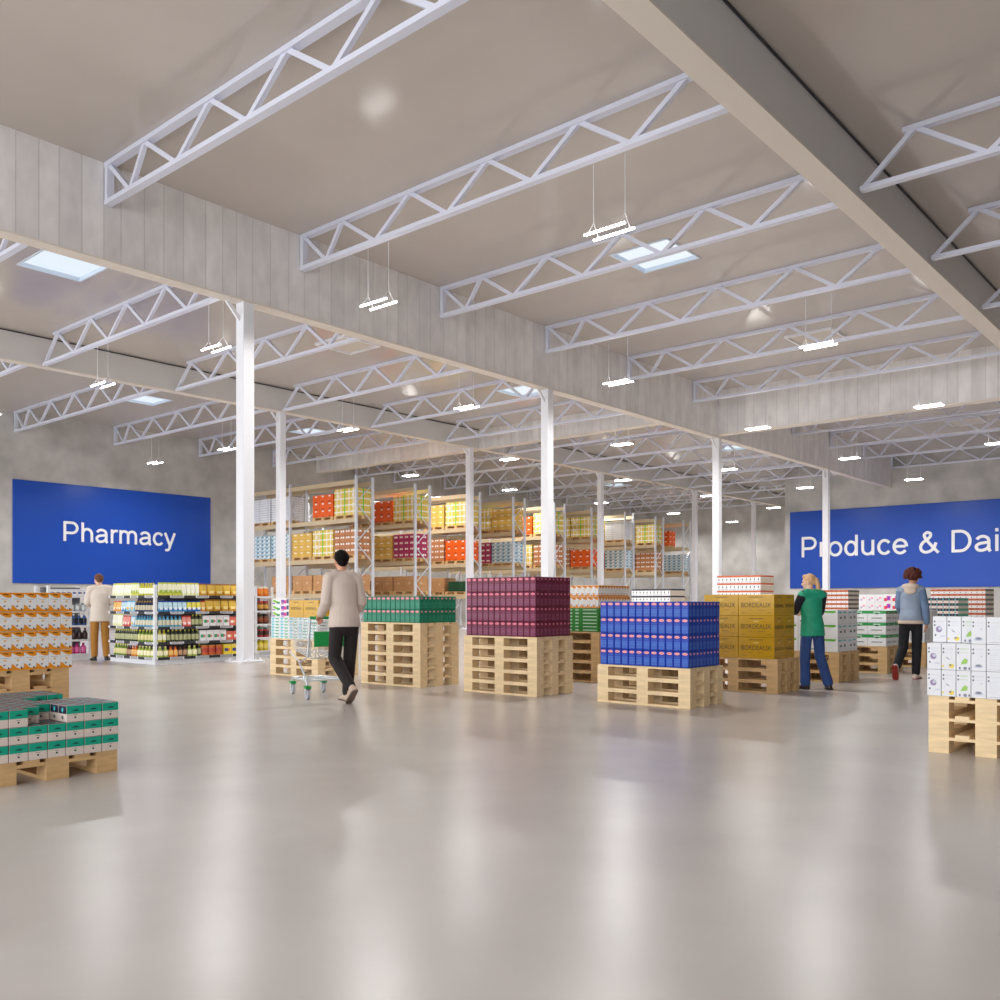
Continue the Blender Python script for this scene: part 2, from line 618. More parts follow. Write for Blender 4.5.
# plain grotesque letters as strokes: (advance width, strokes), in units of the letter size
GLYPH = {
    'P': (.667, [[(.125, 0), (.125, .716)], [(.1, .674), (.38, .674)] + arc(.38, .488, .195, .186, 90, -90) + [(.1, .302)]]),
    'D': (.722, [[(.125, 0), (.125, .716)], [(.1, .673), (.33, .673)] + arc(.33, .358, .29, .315, 90, -90, 20) + [(.1, .043)]]),
    'h': (.556, [[(.11, 0), (.11, .716)], arc(.28, .29, .17, .188, 185, 0) + [(.45, 0)]]),
    'a': (.556, [arc(.265, .335, .175, .142, 160, 0) + [(.44, .1)] + [(.452, .045), (.485, 0)],
                 spline([(.44, .298), (.37, .28), (.27, .27), (.16, .245), (.09, .19), (.085, .125), (.13, .06), (.22, .035), (.33, .06), (.41, .115), (.44, .19)])]),
    'r': (.333, [[(.11, 0), (.11, .519)], arc(.27, .31, .16, .165, 185, 68)]),
    'm': (.833, [[(.11, 0), (.11, .519)], arc(.26, .32, .15, .158, 185, 0) + [(.41, 0)], arc(.565, .32, .155, .158, 185, 0) + [(.72, 0)]]),
    'c': (.5, [arc(.27, .259, .19, .222, 38, 322, 22)]),
    'y': (.5, [[(.045, .519), (.255, .01)], [(.46, .519), (.25, -.02)] + spline([(.25, -.02), (.215, -.11), (.165, -.16), (.11, -.165), (.055, -.155)])]),
    'o': (.556, [arc(.278, .259, .2, .222, 0, 362, 28)]),
    'd': (.556, [arc(.26, .259, .18, .222, 0, 362, 28), [(.45, 0), (.45, .716)]]),
    'u': (.556, [[(.105, .519), (.105, .2)] + arc(.275, .2, .17, .162, 180, 360), [(.445, .519), (.445, 0)]]),
    'e': (.556, [[(.1, .262), (.44, .262)], arc(.278, .259, .2, .222, -2, 325, 24)]),
    'i': (.222, [[(.11, 0), (.11, .519)], [(.11, .615), (.11, .716)]]),
    '&': (.667, [spline([(.63, .01), (.46, .2), (.27, .43), (.2, .56), (.215, .635), (.3, .68), (.385, .635), (.385, .555), (.345, .505)]), spline([(.345, .505), (.29, .45), (.15, .345), (.085, .21), (.13, .085), (.25, .035), (.39, .075), (.46, .14)]), spline([(.46, .14), (.51, .21), (.555, .345)])]),
    ' ': (.278, [])}


def sign_text(txt, size, w=.092, depth=.03):
    m, x = MB(), 0
    for ch in txt:
        adv, strokes = GLYPH[ch]
        for si, st in enumerate(strokes):
            st = [q for n, q in enumerate(st) if n == 0 or math.dist(q, st[n - 1]) > .002]
            dz = depth + .002 * si
            rings = []
            for i, (px, py) in enumerate(st):
                a, b = st[max(0, i - 1)], st[min(len(st) - 1, i + 1)]
                t = Vector((b[0] - a[0], b[1] - a[1])).normalized()
                n = Vector((-t.y, t.x))
                k = w / 2
                if 0 < i < len(st) - 1:
                    t1 = Vector((px - a[0], py - a[1])).normalized()
                    k = k / max(.6, abs(t1.dot(t)))
                X, Y = (x + px) * size, py * size
                nx, ny = n.x * k * size, n.y * k * size
                rings.append([(X + nx, Y + ny, 0), (X - nx, Y - ny, 0), (X - nx, Y - ny, dz), (X + nx, Y + ny, dz)])
            m.loft(rings)
        x += adv
    return m.mesh('lettering', [LETTER])


sg = thing('wall_sign', 'large blue wall sign reading Pharmacy on the grey concrete wall', 'sign', (14.6, YL - .001, 1.88))
MB().bevbox(0, 8.55, -.06, 0, 0, 4.01, .01).build('board', BLUE, sg)
o = link('lettering', sign_text('Pharmacy', 1.105), sg, (1.83, -.06, 1.72))
o.rotation_euler = (PI / 2, 0, 0)
sg = thing('wall_sign', 'large blue wall sign reading Produce & Dairy behind the person in denim', 'sign', (XP - .001, 20.25, 1.87))
MB().bevbox(-.06, 0, -13.4, 0, 0, 4.08, .01).build('board', BLUE, sg)
o = link('lettering', sign_text('Produce & Dairy', 1.49), sg, (-.06, -.54, 1.65))
o.rotation_euler = (PI / 2, 0, -PI / 2)

# ------------------------------------------------------------------ pallets (1.2 along Y, 0.8 along X, 0.144 high)
dk = MB()
for i in range(3):
    y = (0, .5275, 1.055)[i]
    dk.box(0, .8, y, y + .145, .1, .122)
for k, (x, w) in enumerate(((0, .145), (.1875, .1), (.3275, .145), (.5125, .1), (.655, .145))):
    dk.box(x, x + w, 0, 1.2, .1221, .144)
deck_me = dk.mesh('deck', [WOOD])
blk_me = MB().box(0, .145, 0, .145, .022, .1).mesh('block', [WOOD])
brd_me = MB().box(0, .145, 0, 1.2, 0, .022).mesh('bottom_board', [WOOD])
dk2 = [m.copy() for m in (deck_me, blk_me, brd_me)]
for m in dk2:
    m.materials[0] = WOOD2
pm = MB()
for i in range(3):
    pm.box(0, .8, (0, .5275, 1.055)[i], (0, .5275, 1.055)[i] + .145, .1, .122)
    pm.box((0, .3275, .655)[i], (0, .3275, .655)[i] + .145, 0, 1.2, 0, .022)
    for j in range(3):
        pm.box((0, .3275, .655)[i], (0, .3275, .655)[i] + .145, (0, .5275, 1.055)[j], (0, .5275, 1.055)[j] + .145, .022, .1)
for x, w in ((0, .145), (.1875, .1), (.3275, .145), (.5125, .1), (.655, .145)):
    pm.box(x, x + w, 0, 1.2, .122, .144)
pallet_small = pm.mesh('wooden_pallet', [WOOD2])
for v in pallet_small.vertices:
    v.co.y *= 1.09
PH = .144


def pallet(x, y, z, label, group, rot=0, tan=False, sx=1.0):
    t = thing('wooden_pallet', label, 'pallet', (x, y, z), rot, group)
    t.scale = (sx, 1, 1)
    d, b, q = dk2 if tan else (deck_me, blk_me, brd_me)
    link('deck', d, t)
    for px in (0, .3275, .655):
        link('bottom_board', q, t, (px, 0, 0))
        for py in (0, .5275, 1.055):
            link('block', b, t, (px, py, 0))
    return t


LEV = {1: ['the only one'], 2: ['lower', 'upper'], 3: ['lowest', 'middle', 'topmost'],
       4: ['lowest', 'second from the floor', 'third from the floor', 'topmost'],
       5: ['lowest', 'second from the floor', 'third from the floor', 'fourth from the floor', 'topmost'],
       6: ['lowest', 'second from the floor', 'third from the floor', 'fourth from the floor', 'fifth from the floor', 'topmost']}


def pallet_stack(x, y, n, what, rot=0, tan=False, sx=1.0):
    for k in range(n):
        lab = 'bare wooden pallet under %s, %s' % (what, LEV[n][k] + (' of its stack' if len(LEV[n][k].split()) < 3 and n > 1 else ''))
        if n == 1:
            lab = 'single bare wooden pallet under %s' % what
        pallet(x, y, k * PH + k * .0006, lab, 'pallets under ' + what, rot, tan, sx)
    return n * (PH + .0006)


ROW = {1: ['only layer'], 2: ['top layer', 'bottom layer'], 3: ['top layer', 'middle layer', 'bottom layer'],
       4: ['top layer', 'second layer down', 'third layer down', 'bottom layer']}


def layer_word(k, n):
    """k counted from the bottom"""
    d = n - 1 - k
    if n in ROW:
        return ROW[n][d]
    return 'top layer' if d == 0 else ('bottom layer' if k == 0 else ORD[d] + ' layer down')


def inner(name, desc, cells, x0, y0, z0, px, py, pz, colour):
    """the like boxes that stand unseen in the middle of a block, as one object"""
    m = MB()  # unseen fill, added so light does not leak through the hollow block
    for i, j, k in cells:
        m.box(x0 + i * px + .001, x0 + (i + 1) * px - .002, y0 + j * py + .001, y0 + (j + 1) * py - .002, z0 + k * pz + .0004, z0 + (k + 1) * pz - .0006)
    o = m.build(name, colour)
    tag(o, 'middle of the block of %s, walled in by its outer ones' % desc, 'packed goods')
    o['kind'] = 'stuff'


def goods(name, me, cat, desc, group, x0, y0, z0, nx, ny, nz, px, py, pz, keep=None, faces=('wide face', 'narrow face'), jit=.0012, gap=None):
    """a block of like boxes standing on a pallet; (i, j, k) counts away from the corner: i along X, j along Y, k up.
    Only the boxes that show are built."""
    if not keep and nx > 1 and ny > 1:
        inner('packed_' + name, group, [(i, j, k) for k in range(nz) for j in range(1, ny) for i in range(1, nx)], x0, y0, z0, px, py, pz,
              (me(0, 0, 0) if callable(me) else me).materials[0])
    for k in range(nz):
        for j in range(ny):
            for i in range(nx):
                if keep:
                    if not keep(i, j, k):
                        continue
                elif i and j:
                    continue
                m = me(i, j, k) if callable(me) else me
                dsc = desc(i, j, k) if callable(desc) else desc
                lw = layer_word(k, nz)
                if i == 0 and j == 0:
                    lab = '%s, %s, at the outer corner of its block' % (dsc, lw)
                elif i == 0:
                    lab = '%s, %s, %s from the corner along the %s' % (dsc, lw, ORD[j], faces[0])
                elif j == 0:
                    lab = '%s, %s, %s from the corner along the %s' % (dsc, lw, ORD[i], faces[1])
                else:
                    lab = '%s, %s, row %s in, %s along' % (dsc, lw, ORD[i], ORD[j])
                r = random.uniform
                ex = (gap * (i // 2), gap * (j // 2)) if gap else (0, 0)
                o = link(name, m, None, (x0 + i * px + ex[0] + r(-jit, jit) * (i == 0), y0 + j * py + ex[1] + r(-jit, jit) * (j == 0), z0 + k * pz + .0004))
                tag(o, lab, cat, group)


# ---- coffee-brick packs
def pack_mesh(col, lite, line, oval, bz, name='brick_pack'):
    bx, by = .0775, .0925
    base = plain(name + '_film', *col, rough=.36, spec=.35)
    lt = plain(name + '_panel', *lite, rough=.36, spec=.35)
    ln = plain(name + '_line', *line, rough=.4)
    pk = plain(name + '_oval', *oval, rough=.4)
    rd = plain('pack_oval_red', 196, 50, 60, rough=.4)
    m = MB().bevbox(0, bx, 0, by, 0, bz, .006)
    e = -.0006
    m.rect('x', e, .012, by - .012, .018, .098, 1)
    for zz in (.03, .045, .078):
        m.rect('x', 2 * e, .02, by - .02, zz, zz + .006, 2)
    m.oval('x', e, by / 2, bz - .027, .035, .0165, 4)
    m.oval('x', 2 * e, by / 2, bz - .027, .031, .0125, 3)
    m.rect('x', 3 * e, by / 2 - .019, by / 2 + .019, bz - .031, bz - .024, 4)
    m.rect('x', e, .016, by - .016, .112, .116, 1)
    m.rect('y', e, .014, bx - .014, .02, .1, 1)
    m.rect('y', 2 * e, .02, bx - .02, .05, .058, 2)
    m.oval('y', e, bx / 2, bz - .028, .018, .0115, 3)
    m.rect('y', 2 * e, bx / 2 - .011, bx / 2 + .011, bz - .031, bz - .025, 4)
    return m.mesh(name, [base, lt, ln, pk, rd])


blue_me = pack_mesh((22, 62, 172), (62, 106, 196), (34, 74, 170), (252, 190, 194), .179, name='blue_pack')
maroon_me = pack_mesh((108, 26, 60), (134, 64, 98), (104, 34, 66), (232, 140, 164), .1832, name='maroon_pack')
green_me = pack_mesh((4, 118, 88), (30, 140, 108), (6, 104, 78), (250, 170, 190), .1788, name='green_pack')

SX, SY = 8.8, (4.865, 6.886, 8.825, 11.11)
PX = .0788
z = pallet_stack(SX, SY[0], 3, 'the blue packs', sx=.94)
goods('brick_pack', blue_me, 'pack', 'blue brick pack', 'blue brick packs', SX + .014, SY[0] + .026, z, 9, 12, 4, PX, .0958, .1803)
z = pallet_stack(8.705, SY[1], 5, 'the maroon packs', sx=.92)
goods('brick_pack', maroon_me, 'pack', 'maroon brick pack', 'maroon brick packs', 8.719, SY[1] + .026, z, 9, 12, 4, PX, .0958, .184)
z = pallet_stack(8.64, SY[2], 6, 'the green packs', sx=.94)
goods('brick_pack', green_me, 'pack', 'green brick pack', 'green brick packs', 8.654, SY[2] + .026, z, 9, 12, 2, PX, .0958, .1795)


# ---- flat white boxes with turquoise print, yellow wine cartons and purple packs on one stack
def flat_box(name, bx, by, bz, base, prints, side):
    m = MB().bevbox(0, bx, 0, by, 0, bz, .002)
    for (u0, u1, z0, z1, mi) in prints:
        m.rect('x', -.0006, by * (1 - u1), by * (1 - u0), bz * z0, bz * z1, mi)
    for (u0, u1, z0, z1, mi) in side:
        m.rect('y', -.0006, bx * u0, bx * u1, bz * z0, bz * z1, mi)
    return m


TEALP = plain('turquoise_print', 60, 188, 200)
GRNP = plain('green_print', 46, 160, 96)
PAPER = plain('white_carton', 236, 238, 240, .5)
GREYT = plain('grey_print', 120, 124, 128, .5)
fb = flat_box('w', .395, .232, .046, None, [(.06, .42, .5, .85, 1), (.1, .3, .15, .4, 1), (.5, .92, .35, .7, 2), (.6, .75, .1, .22, 1)],
              [(.1, .45, .3, .7, 3), (.55, .9, .4, .6, 3), (0, 1, .0, .06, 3)]).mesh('flat_box', [PAPER, TEALP, GRNP, GREYT])
wx, wy = 8.72, SY[3]
z = pallet_stack(wx, wy, 4, 'the flat white boxes')
goods('flat_box', fb, 'box', 'flat white turquoise box', 'flat white turquoise boxes', wx + .003, wy + .01, z, 2, 5, 7, .397, .236, .0472)
zt = z + 7 * .0472 + .0006

GOLD = mat('gold_carton', rgb(205, 158, 20), .27, noise=.05, nscale=3)
GOLDK = plain('gold_print', 74, 54, 14, .5)
GOLDL = plain('gold_label', 226, 192, 90, .35)


def gold_carton(bx, by, bz, name):
    m = MB().bevbox(0, bx, 0, by, 0, bz, .003)
    e = -.0006
    for fc, L in (('x', by), ('y', bx)):
        m.rect(fc, e, L * .3, L * .7, bz * .86, bz * .885, 1)
        m.oval(fc, e, L * .5, bz * .74, L * .09, bz * .035, 2)
        m.rect(fc, e, L * .25, L * .45, bz * .26, bz * .275, 1)
        m.rect(fc, e, L * .6, L * .72, bz * .26, bz * .275, 1)
        m.rect(fc, e, L * .08, L * .2, bz * .12, bz * .135, 1)
        m.rect(fc, e, L * .78, L * .92, bz * .12, bz * .135, 1)
    return m.mesh(name, [GOLD, GOLDK, GOLDL])


gc1 = gold_carton(.308, .482, .27, 'wine_carton')
txt1 = text_mesh('BORDEAUX', .4, .06, .0006, mats=[GOLDK])
txt2 = text_mesh('BORDEAUX', .25, .042, .0006, mats=[GOLDK])


def wine_carton(x, y, z, label, group, turned=False):
    t = tag(link('wine_carton', gc1, None, (x, y, z)), label, 'carton', group)
    a = link('lettering', txt1, t, (-.0005, .241 + .2, .105))
    a.rotation_euler = (PI / 2, 0, -PI / 2)
    a = link('lettering', txt2, t, (.154 - .125, -.0005, .105))
    a.rotation_euler = (PI / 2, 0, 0)
    return t


gc2 = gold_carton(.572, .362, .268, 'wine_carton')
for j in range(2):
    for i in range(1):
        t = tag(link('wine_carton', gc2, None, (wx + .06, wy + .06 + j * .366, zt)),
                'yellow wine carton on the flat white boxes, %s' % ['beside the man in taupe', 'beside the purple packs'][j], 'carton', 'yellow cartons behind the cart')
        a = link('lettering', txt2, t, (-.0005, .181 + .125, .12))
        a.rotation_euler = (PI / 2, 0, -PI / 2)

PINKP = plain('magenta_print', 214, 38, 150)
PURP = plain('purple_print', 128, 60, 160)
LIME = plain('lime_print', 140, 200, 50)
pk1 = flat_box('p', .3, .215, .098, None, [(.05, .4, .45, .8, 1), (.25, .65, .3, .6, 1), (.5, .9, .15, .5, 2), (.0, .3, .1, .3, 3)], [(.1, .8, .3, .7, 3)]).mesh('printed_pack', [PAPER, LIME, GRNP, PURP])
pk2 = flat_box('p', .3, .215, .098, None, [(.05, .45, .3, .8, 1), (.4, .7, .2, .75, 2), (.72, .97, .25, .9, 3), (.1, .4, .08, .25, 2)], [(.1, .8, .3, .7, 3)]).mesh('printed_pack', [PAPER, PURP, PINKP, plain('navy_print', 40, 40, 90)])
for k in range(3):
    for j in range(2):
        o = link('printed_pack', [pk2, pk1][j], None, (wx + .06, wy + .795 + j * .218 - (.004 if j else 0) - .0, zt + k * .0985))
        tag(o, '%s pack on the flat white boxes, %s of three' % (['white and purple printed', 'white and lime printed'][j], ['lowest', 'middle', 'topmost'][k]), 'pack', 'printed packs behind the cart')

# ---- orange and white boxes
ORNG = plain('orange_print', 236, 150, 22, .4)
BRWN = plain('brown_print', 96, 50, 24, .5)
YELL = plain('yellow_print', 236, 180, 50, .4)


def orange_box(bx, by, bz, name='cereal_box'):
    m = MB().bevbox(0, bx, 0, by, 0, bz, .002)
    e = -.0006
    for fc, L in (('x', by), ('y', bx)):
        sgn = -1 if fc == 'x' else 1
        off = -L if fc == 'x' else 0
        P = lambda pts, q, mi: m.poly(fc, q, [(u * L + off, zz * bz) for u, zz in pts], mi)
        P([(0.0, .99), (.0, .93), (.25, .84), (.5, .75), (.75, .71), (1.0, .74), (1.0, .99)], e, 1)
        P([(0.0, .01), (1.0, .01), (1.0, .16), (.75, .09), (.45, .14), (.18, .3), (.0, .36)], e, 1)
        P([(.36, .92), (.78, .9), (.78, .85), (.36, .87)], 2 * e, 2)
        P([(.36, .56), (.66, .57), (.52, .46)], e, 3)
        P([(.2, .64), (.8, .64), (.8, .655), (.2, .655)], e, 4)
        P([(.74, .2), (.86, .15), (.86, .05), (.74, .1)], 2 * e, 5)
        P([(.35, .3), (.5, .34), (.55, .28), (.42, .22)], e, 4)
    return m.mesh(name, [PAPER, ORNG, BRWN, YELL, GREYT, DARK])


ob = orange_box(.098, .148, .161)
ox, oy = 2.82, 8.05
z = pallet_stack(ox, oy, 4, 'the orange and white boxes', tan=True)
goods('cereal_box', ob, 'box', 'orange white box', 'orange and white boxes', ox + .02, oy - .01, z, 8, 8, 4, .1004, .15, .1635)
ob2 = orange_box(.0715, .0975, .1625)
gx, gy = 10.81, 7.42
z = pallet_stack(gx, gy, 5, 'the green flat boxes', tan=True)
GREENB = plain('bright_green_carton', 10, 132, 22, .4)
LGR = plain('pale_green_print', 190, 222, 196, .5)
gf = []
for v in range(2):
    pr = [(.05, .9, .35, .65, 1)] if v == 0 else [(.2, .4, .3, .7, 1), (.6, .8, .3, .7, 1)]
    gf.append(flat_box('g', .39, .285, .0475, None, pr, [(.2, .8, .35, .65, 1)]).mesh('flat_box', [GREENB, LGR]))
goods('flat_box', lambda i, j, k: gf[j % 2], 'box', 'flat green box', 'flat green boxes', gx + .005, gy + .02, z, 2, 4, 7, .394, .289, .0483)
z += 7 * .0483 + .0005
goods('cereal_box', ob2, 'box', 'small orange white box', 'small orange and white boxes', gx + .005, gy + .02, z, 11, 12, 2, .0725, .0985, .1645)

# ---- yellow wine cartons
yx, yy = 10.94, 4.83
z = pallet_stack(yx, yy, 3, 'the yellow wine cartons', tan=True, sx=.84)
for k in range(3):
    for i in range(2):
        for j in range(2):
            if i and j:
                continue
            lab = 'yellow wine carton, %s, %s' % (ROW[3][2 - k], 'at the outer corner' if not i and not j else ('beside the blue packs' if j else 'round the corner, beside the woman'))
            wine_carton(yx + .012 + i * .311, yy + .05 + j * .486, z + k * .2715, lab, 'yellow wine cartons')


# ---- long flat cartons with dots (black-banded and orange-banded)
def dot_carton(band, name, bz):
    m = MB().bevbox(0, .78, 0, .1065, 0, bz, .002)
    e = -.0006
    m.rect('x', e, .0, .1065, bz * .75, bz * .995, 1).rect('y', e, .0, .78, bz * .75, bz * .995, 1)
    m.rect('x', e, .04, .066, .07, .1, 2).rect('x', e, .046, .06, .055, .12, 2)
    m.rect('x', e, .02, .086, .02, .03, 3).rect('y', e, 0, .78, 0.0, .1275, 4)
    return m.mesh(name, [PAPER, band, plain('black_print', 30, 26, 30), GREYT, plain('beige_carton', 206, 196, 178, .5)])


dc1 = dot_carton(plain('black_band', 34, 24, 40), 'long_carton', .183)
dc2 = dot_carton(plain('rust_band', 200, 96, 44), 'long_carton', .1895)
bx_, by_ = 21.1, 12.25
z = pallet_stack(bx_, by_, 4, 'the black banded cartons', tan=True)
goods('long_carton', dc1, 'carton', 'black banded long carton', 'black banded cartons', bx_ + .01, by_ + .01, z, 1, 11, 5, .8, .1075, .184)
bx_, by_ = 21.5, 9.93
z = pallet_stack(bx_, by_, 6, 'the rust banded cartons', tan=True)
goods('long_carton', dc2, 'carton', 'rust banded long carton', 'rust banded cartons', bx_ + .01, by_ + .01, z, 1, 11, 5, .8, .1075, .1905)


# ---- white cartons with green corner label (behind the woman) and green banded cartons
def wg_carton():
    m = MB().bevbox(0, .385, 0, .575, 0, .2, .003)
    e = -.0006
    m.poly('x', e, [(-.26, .185), (-.03, .185), (-.03, .16), (-.07, .15), (-.26, .165)], 1)
    m.rect('x', e, .08, .3, .178, .184, 3).rect('x', e, .3, .52, .03, .042, 3).oval('x', e, .54, .036, .015, .012, 3)
    m.rect('y', e, .03, .14, .15, .17, 2).rect('y', e, .2, .33, .155, .172, 2).rect('y', e, .08, .16, .07, .1, 3).rect('y', e, .24, .3, .07, .11, 3)
    return m.mesh('printed_carton', [PAPER, plain('lime_label', 96, 190, 50), TEALP, GREYT])


def gb_carton():
    m = MB().bevbox(0, .262, 0, .286, 0, .19, .003)
    e = -.0006
    m.rect('x', e, 0, .286, .138, .187, 1).rect('y', e, 0, .262, .138, .187, 1)
    m.rect('x', 2 * e, .09, .2, .15, .172, 4).oval('x', 2 * e, .145, .142, .03, .014, 2)
    m.rect('x', e, .06, .23, .06, .075, 3)
    m.oval('y', 2 * e, .13, .16, .02, .013, 4)
    for u in (.05, .1, .16, .21):
        m.rect('y', e, u, u + .025, .05, .085, 3)
    return m.mesh('banded_carton', [PAPER, plain('banded_green', 22, 150, 66), plain('deep_green', 16, 96, 48), GREYT, LGR])


z = pallet_stack(13.03, 4.84, 3, 'the white lime labelled cartons', tan=True)
goods('printed_carton', wg_carton(), 'carton', 'white lime labelled carton', 'white lime labelled cartons', 13.04, 4.86, z, 2, 2, 3, .388, .58, .202)
z = pallet_stack(15.22, 4.88, 3, 'the green banded cartons', tan=True)
goods('banded_carton', gb_carton(), 'carton', 'white green banded carton', 'green banded cartons', 15.23, 4.9, z, 3, 4, 3, .264, .289, .194)

# white cartons with text columns, behind the person in denim
z = pallet_stack(17.1, 4.83, 3, 'the grey printed cartons', tan=True)
m = MB().bevbox(0, .39, 0, .19, 0, .285, .002)
for u in (.03, .07, .11, .15):
    m.rect('x', -.0006, u, u + .012, .04, .26, 1).rect('y', -.0006, u * 2, u * 2 + .02, .04, .26, 1)
goods('tall_carton', m.mesh('tall_carton', [PAPER, GREYT]), 'carton', 'grey printed tall carton', 'grey printed cartons', 17.11, 4.85, z, 2, 6, 2, .393, .193, .287)

# ---- teal and navy square boxes
TEAL = plain('teal_print', 0, 168, 138, .4)
NAVY = plain('navy_face', 30, 26, 56, .4)
CRM = plain('cream_face', 228, 214, 204, .5)
LOGO = plain('turquoise_logo', 70, 206, 206, .4)
LIDC = plain('plum_lid', 92, 66, 74, .45)


def teal_box(bx, by, bz, name):
    m = MB().bevbox(0, bx, 0, by, 0, bz, .002)
    e = -.0006
    m.rect('y', e, .001, bx - .001, bz * .5, bz * .985, 1).rect('x', e, .001, by - .001, bz * .5, bz * .985, 2)
    m.poly('y', 2 * e, [(bx * .3, bz * .66), (bx * .7, bz * .66), (bx * .7, bz * .71), (bx * .55, bz * .78), (bx * .38, bz * .72)], 4)
    m.oval('y', e, bx * .5, bz * .27, bx * .06, bz * .06, 4).rect('y', e, bx * .38, bx * .62, bz * .4, bz * .42, 4)
    m.oval('x', 2 * e, by * .5, bz * .72, by * .1, bz * .14, 3).oval('x', e, by * .5, bz * .26, by * .15, bz * .12, 5)
    t = bz + .0006
    m.face([(-.0006, -.0006, t), (bx + .0006, -.0006, t), (bx + .0006, by + .0006, t), (-.0006, by + .0006, t)], 6)
    cx, cy = bx / 2, by / 2
    m.face([(cx - .035, cy - .01, t + .0006), (cx + .03, cy - .012, t + .0006), (cx + .036, cy + .012, t + .0006), (cx - .03, cy + .01, t + .0006)], 3)
    return m.mesh(name, [CRM, TEAL, NAVY, LOGO, plain('dark_teal_print', 20, 80, 74), GREYT, LIDC])


tb = teal_box(.1135, .117, .1075, 'square_box')
tx, ty = 2.252, 6.06
z = pallet_stack(tx, ty, 1, 'the teal boxes', tan=True)


def teal_keep(i, j, k):
    # i runs from the corner along X (0..6), j back along Y (0..9); some of the top layer has been taken
    c = 6 - i                      # columns counted from the aisle end
    if k < 2:
        return True
    if c in (3,):
        return j > 1
    if c == 4:
        return j > 0
    if c == 2:
        return j < 4 or j > 5
    if c < 2:
        return j < 4 or j > 6
    return True


goods('teal_box', tb, 'box', 'teal cream box', 'teal and cream boxes', tx - .02, ty - .006, z, 7, 10, 3, .1185, .1205, .1088,
      keep=teal_keep, faces=('navy side', 'teal side'))
tb2 = teal_box(.13, .115, .108, 'square_box')
t2x, t2y = 20.6, 5.17
z = pallet_stack(t2x, t2y, 4, 'the far teal boxes', tan=True)
goods('teal_box', tb2, 'box', 'far teal box', 'far teal and navy boxes', t2x, t2y + .01, z, 6, 10, 6, .132, .118, .1095, faces=('navy side', 'teal side'))
RUST = plain('rust_print', 196, 96, 48, .45)
m = MB().bevbox(0, .13, 0, .115, 0, .108, .002)
e = -.0006
m.rect('x', e, .001, .114, .054, .106, 1).rect('y', e, .001, .129, .054, .106, 2).rect('y', e, .001, .129, .001, .053, 3)
m.rect('x', 2 * e, .03, .085, .074, .088, 4).oval('x', e, .057, .027, .012, .012, 4)
rb = m.mesh('square_box', [PAPER, RUST, plain('dark_brown_face', 66, 56, 52), plain('beige_side', 196, 184, 168), plain('rust_dark', 130, 60, 34)])
for n, (x, y, what, nm) in enumerate(((23.1, 8.34, 'rust box behind woman', 'the rust boxes beside the woman'), (23.2, 5.25, 'rust box past denim person', 'the rust boxes beside the person in denim'))):
    z = pallet_stack(x, y, 4, nm, tan=True)
    goods('rust_box', rb, 'box', what, nm, x, y + .01, z, 6, 10, 8, .132, .118, .1095)
z = pallet_stack(22.9, 6.85, 4, 'the pink printed boxes', tan=True)
pb = MB().bevbox(0, .25, 0, .19, 0, .186, .003)
pb.rect('x', e, .02, .11, .04, .15, 1).rect('x', e, .1, .17, .02, .1, 2).oval('x', 2 * e, .06, .1, .03, .04, 3).oval('y', e, .12, .09, .05, .05, 1)
pw2 = MB().bevbox(0, .25, 0, .19, 0, .186, .003)
pw2.oval('x', e, .07, .1, .035, .03, 1).oval('x', e, .13, .06, .03, .03, 2).rect('y', e, .08, .16, .05, .12, 1)
pms = [pb.mesh('printed_box', [PAPER, PINKP, plain('red_print', 210, 40, 70), plain('violet_print', 120, 50, 190)]),
       pw2.mesh('printed_box', [PAPER, plain('pale_pink', 236, 170, 190), plain('pale_mauve', 200, 180, 210)])]
goods('printed_box', lambda i, j, k: pms[0 if j in (1, 2) else 1], 'box', lambda i, j, k: 'magenta printed box' if j in (1, 2) else 'pale pink printed box', 'pink printed boxes', 22.91, 6.86, z, 3, 6, 4, .253, .194, .1895)

# ---- white boxes with sketched prints, close by on the aisle (this pallet stands turned a quarter)
rx, ry = 7.5, 1.297
for k in range(3):
    # turned: its 1.2 m side runs along X, so the block ends face the aisle
    t = thing('wooden_pallet', 'pale wooden pallet under the white sketch print boxes, %s of three' % LEV[3][k], 'pallet', (rx + 1.2, ry, k * (PH + .0006)), PI / 2, 'pallets under the sketch print boxes')
    link('deck', deck_me, t)
    for px in (0, .3275, .655):
        link('bottom_board', brd_me, t, (px, 0, 0))
        for py in (0, .5275, 1.055):
            link('block', blk_me, t, (px, py, 0))
z = 3 * (PH + .0006)
VIO = plain('mauve_ink', 150, 128, 168, .5)
SK = [plain('ink_grey', 128, 134, 150, .5), VIO, plain('ink_yellow', 226, 206, 84, .5), plain('ink_green', 158, 202, 92, .5), plain('ink_pale', 196, 202, 214, .5), plain('ink_dark', 70, 74, 96, .5)]
sk = []
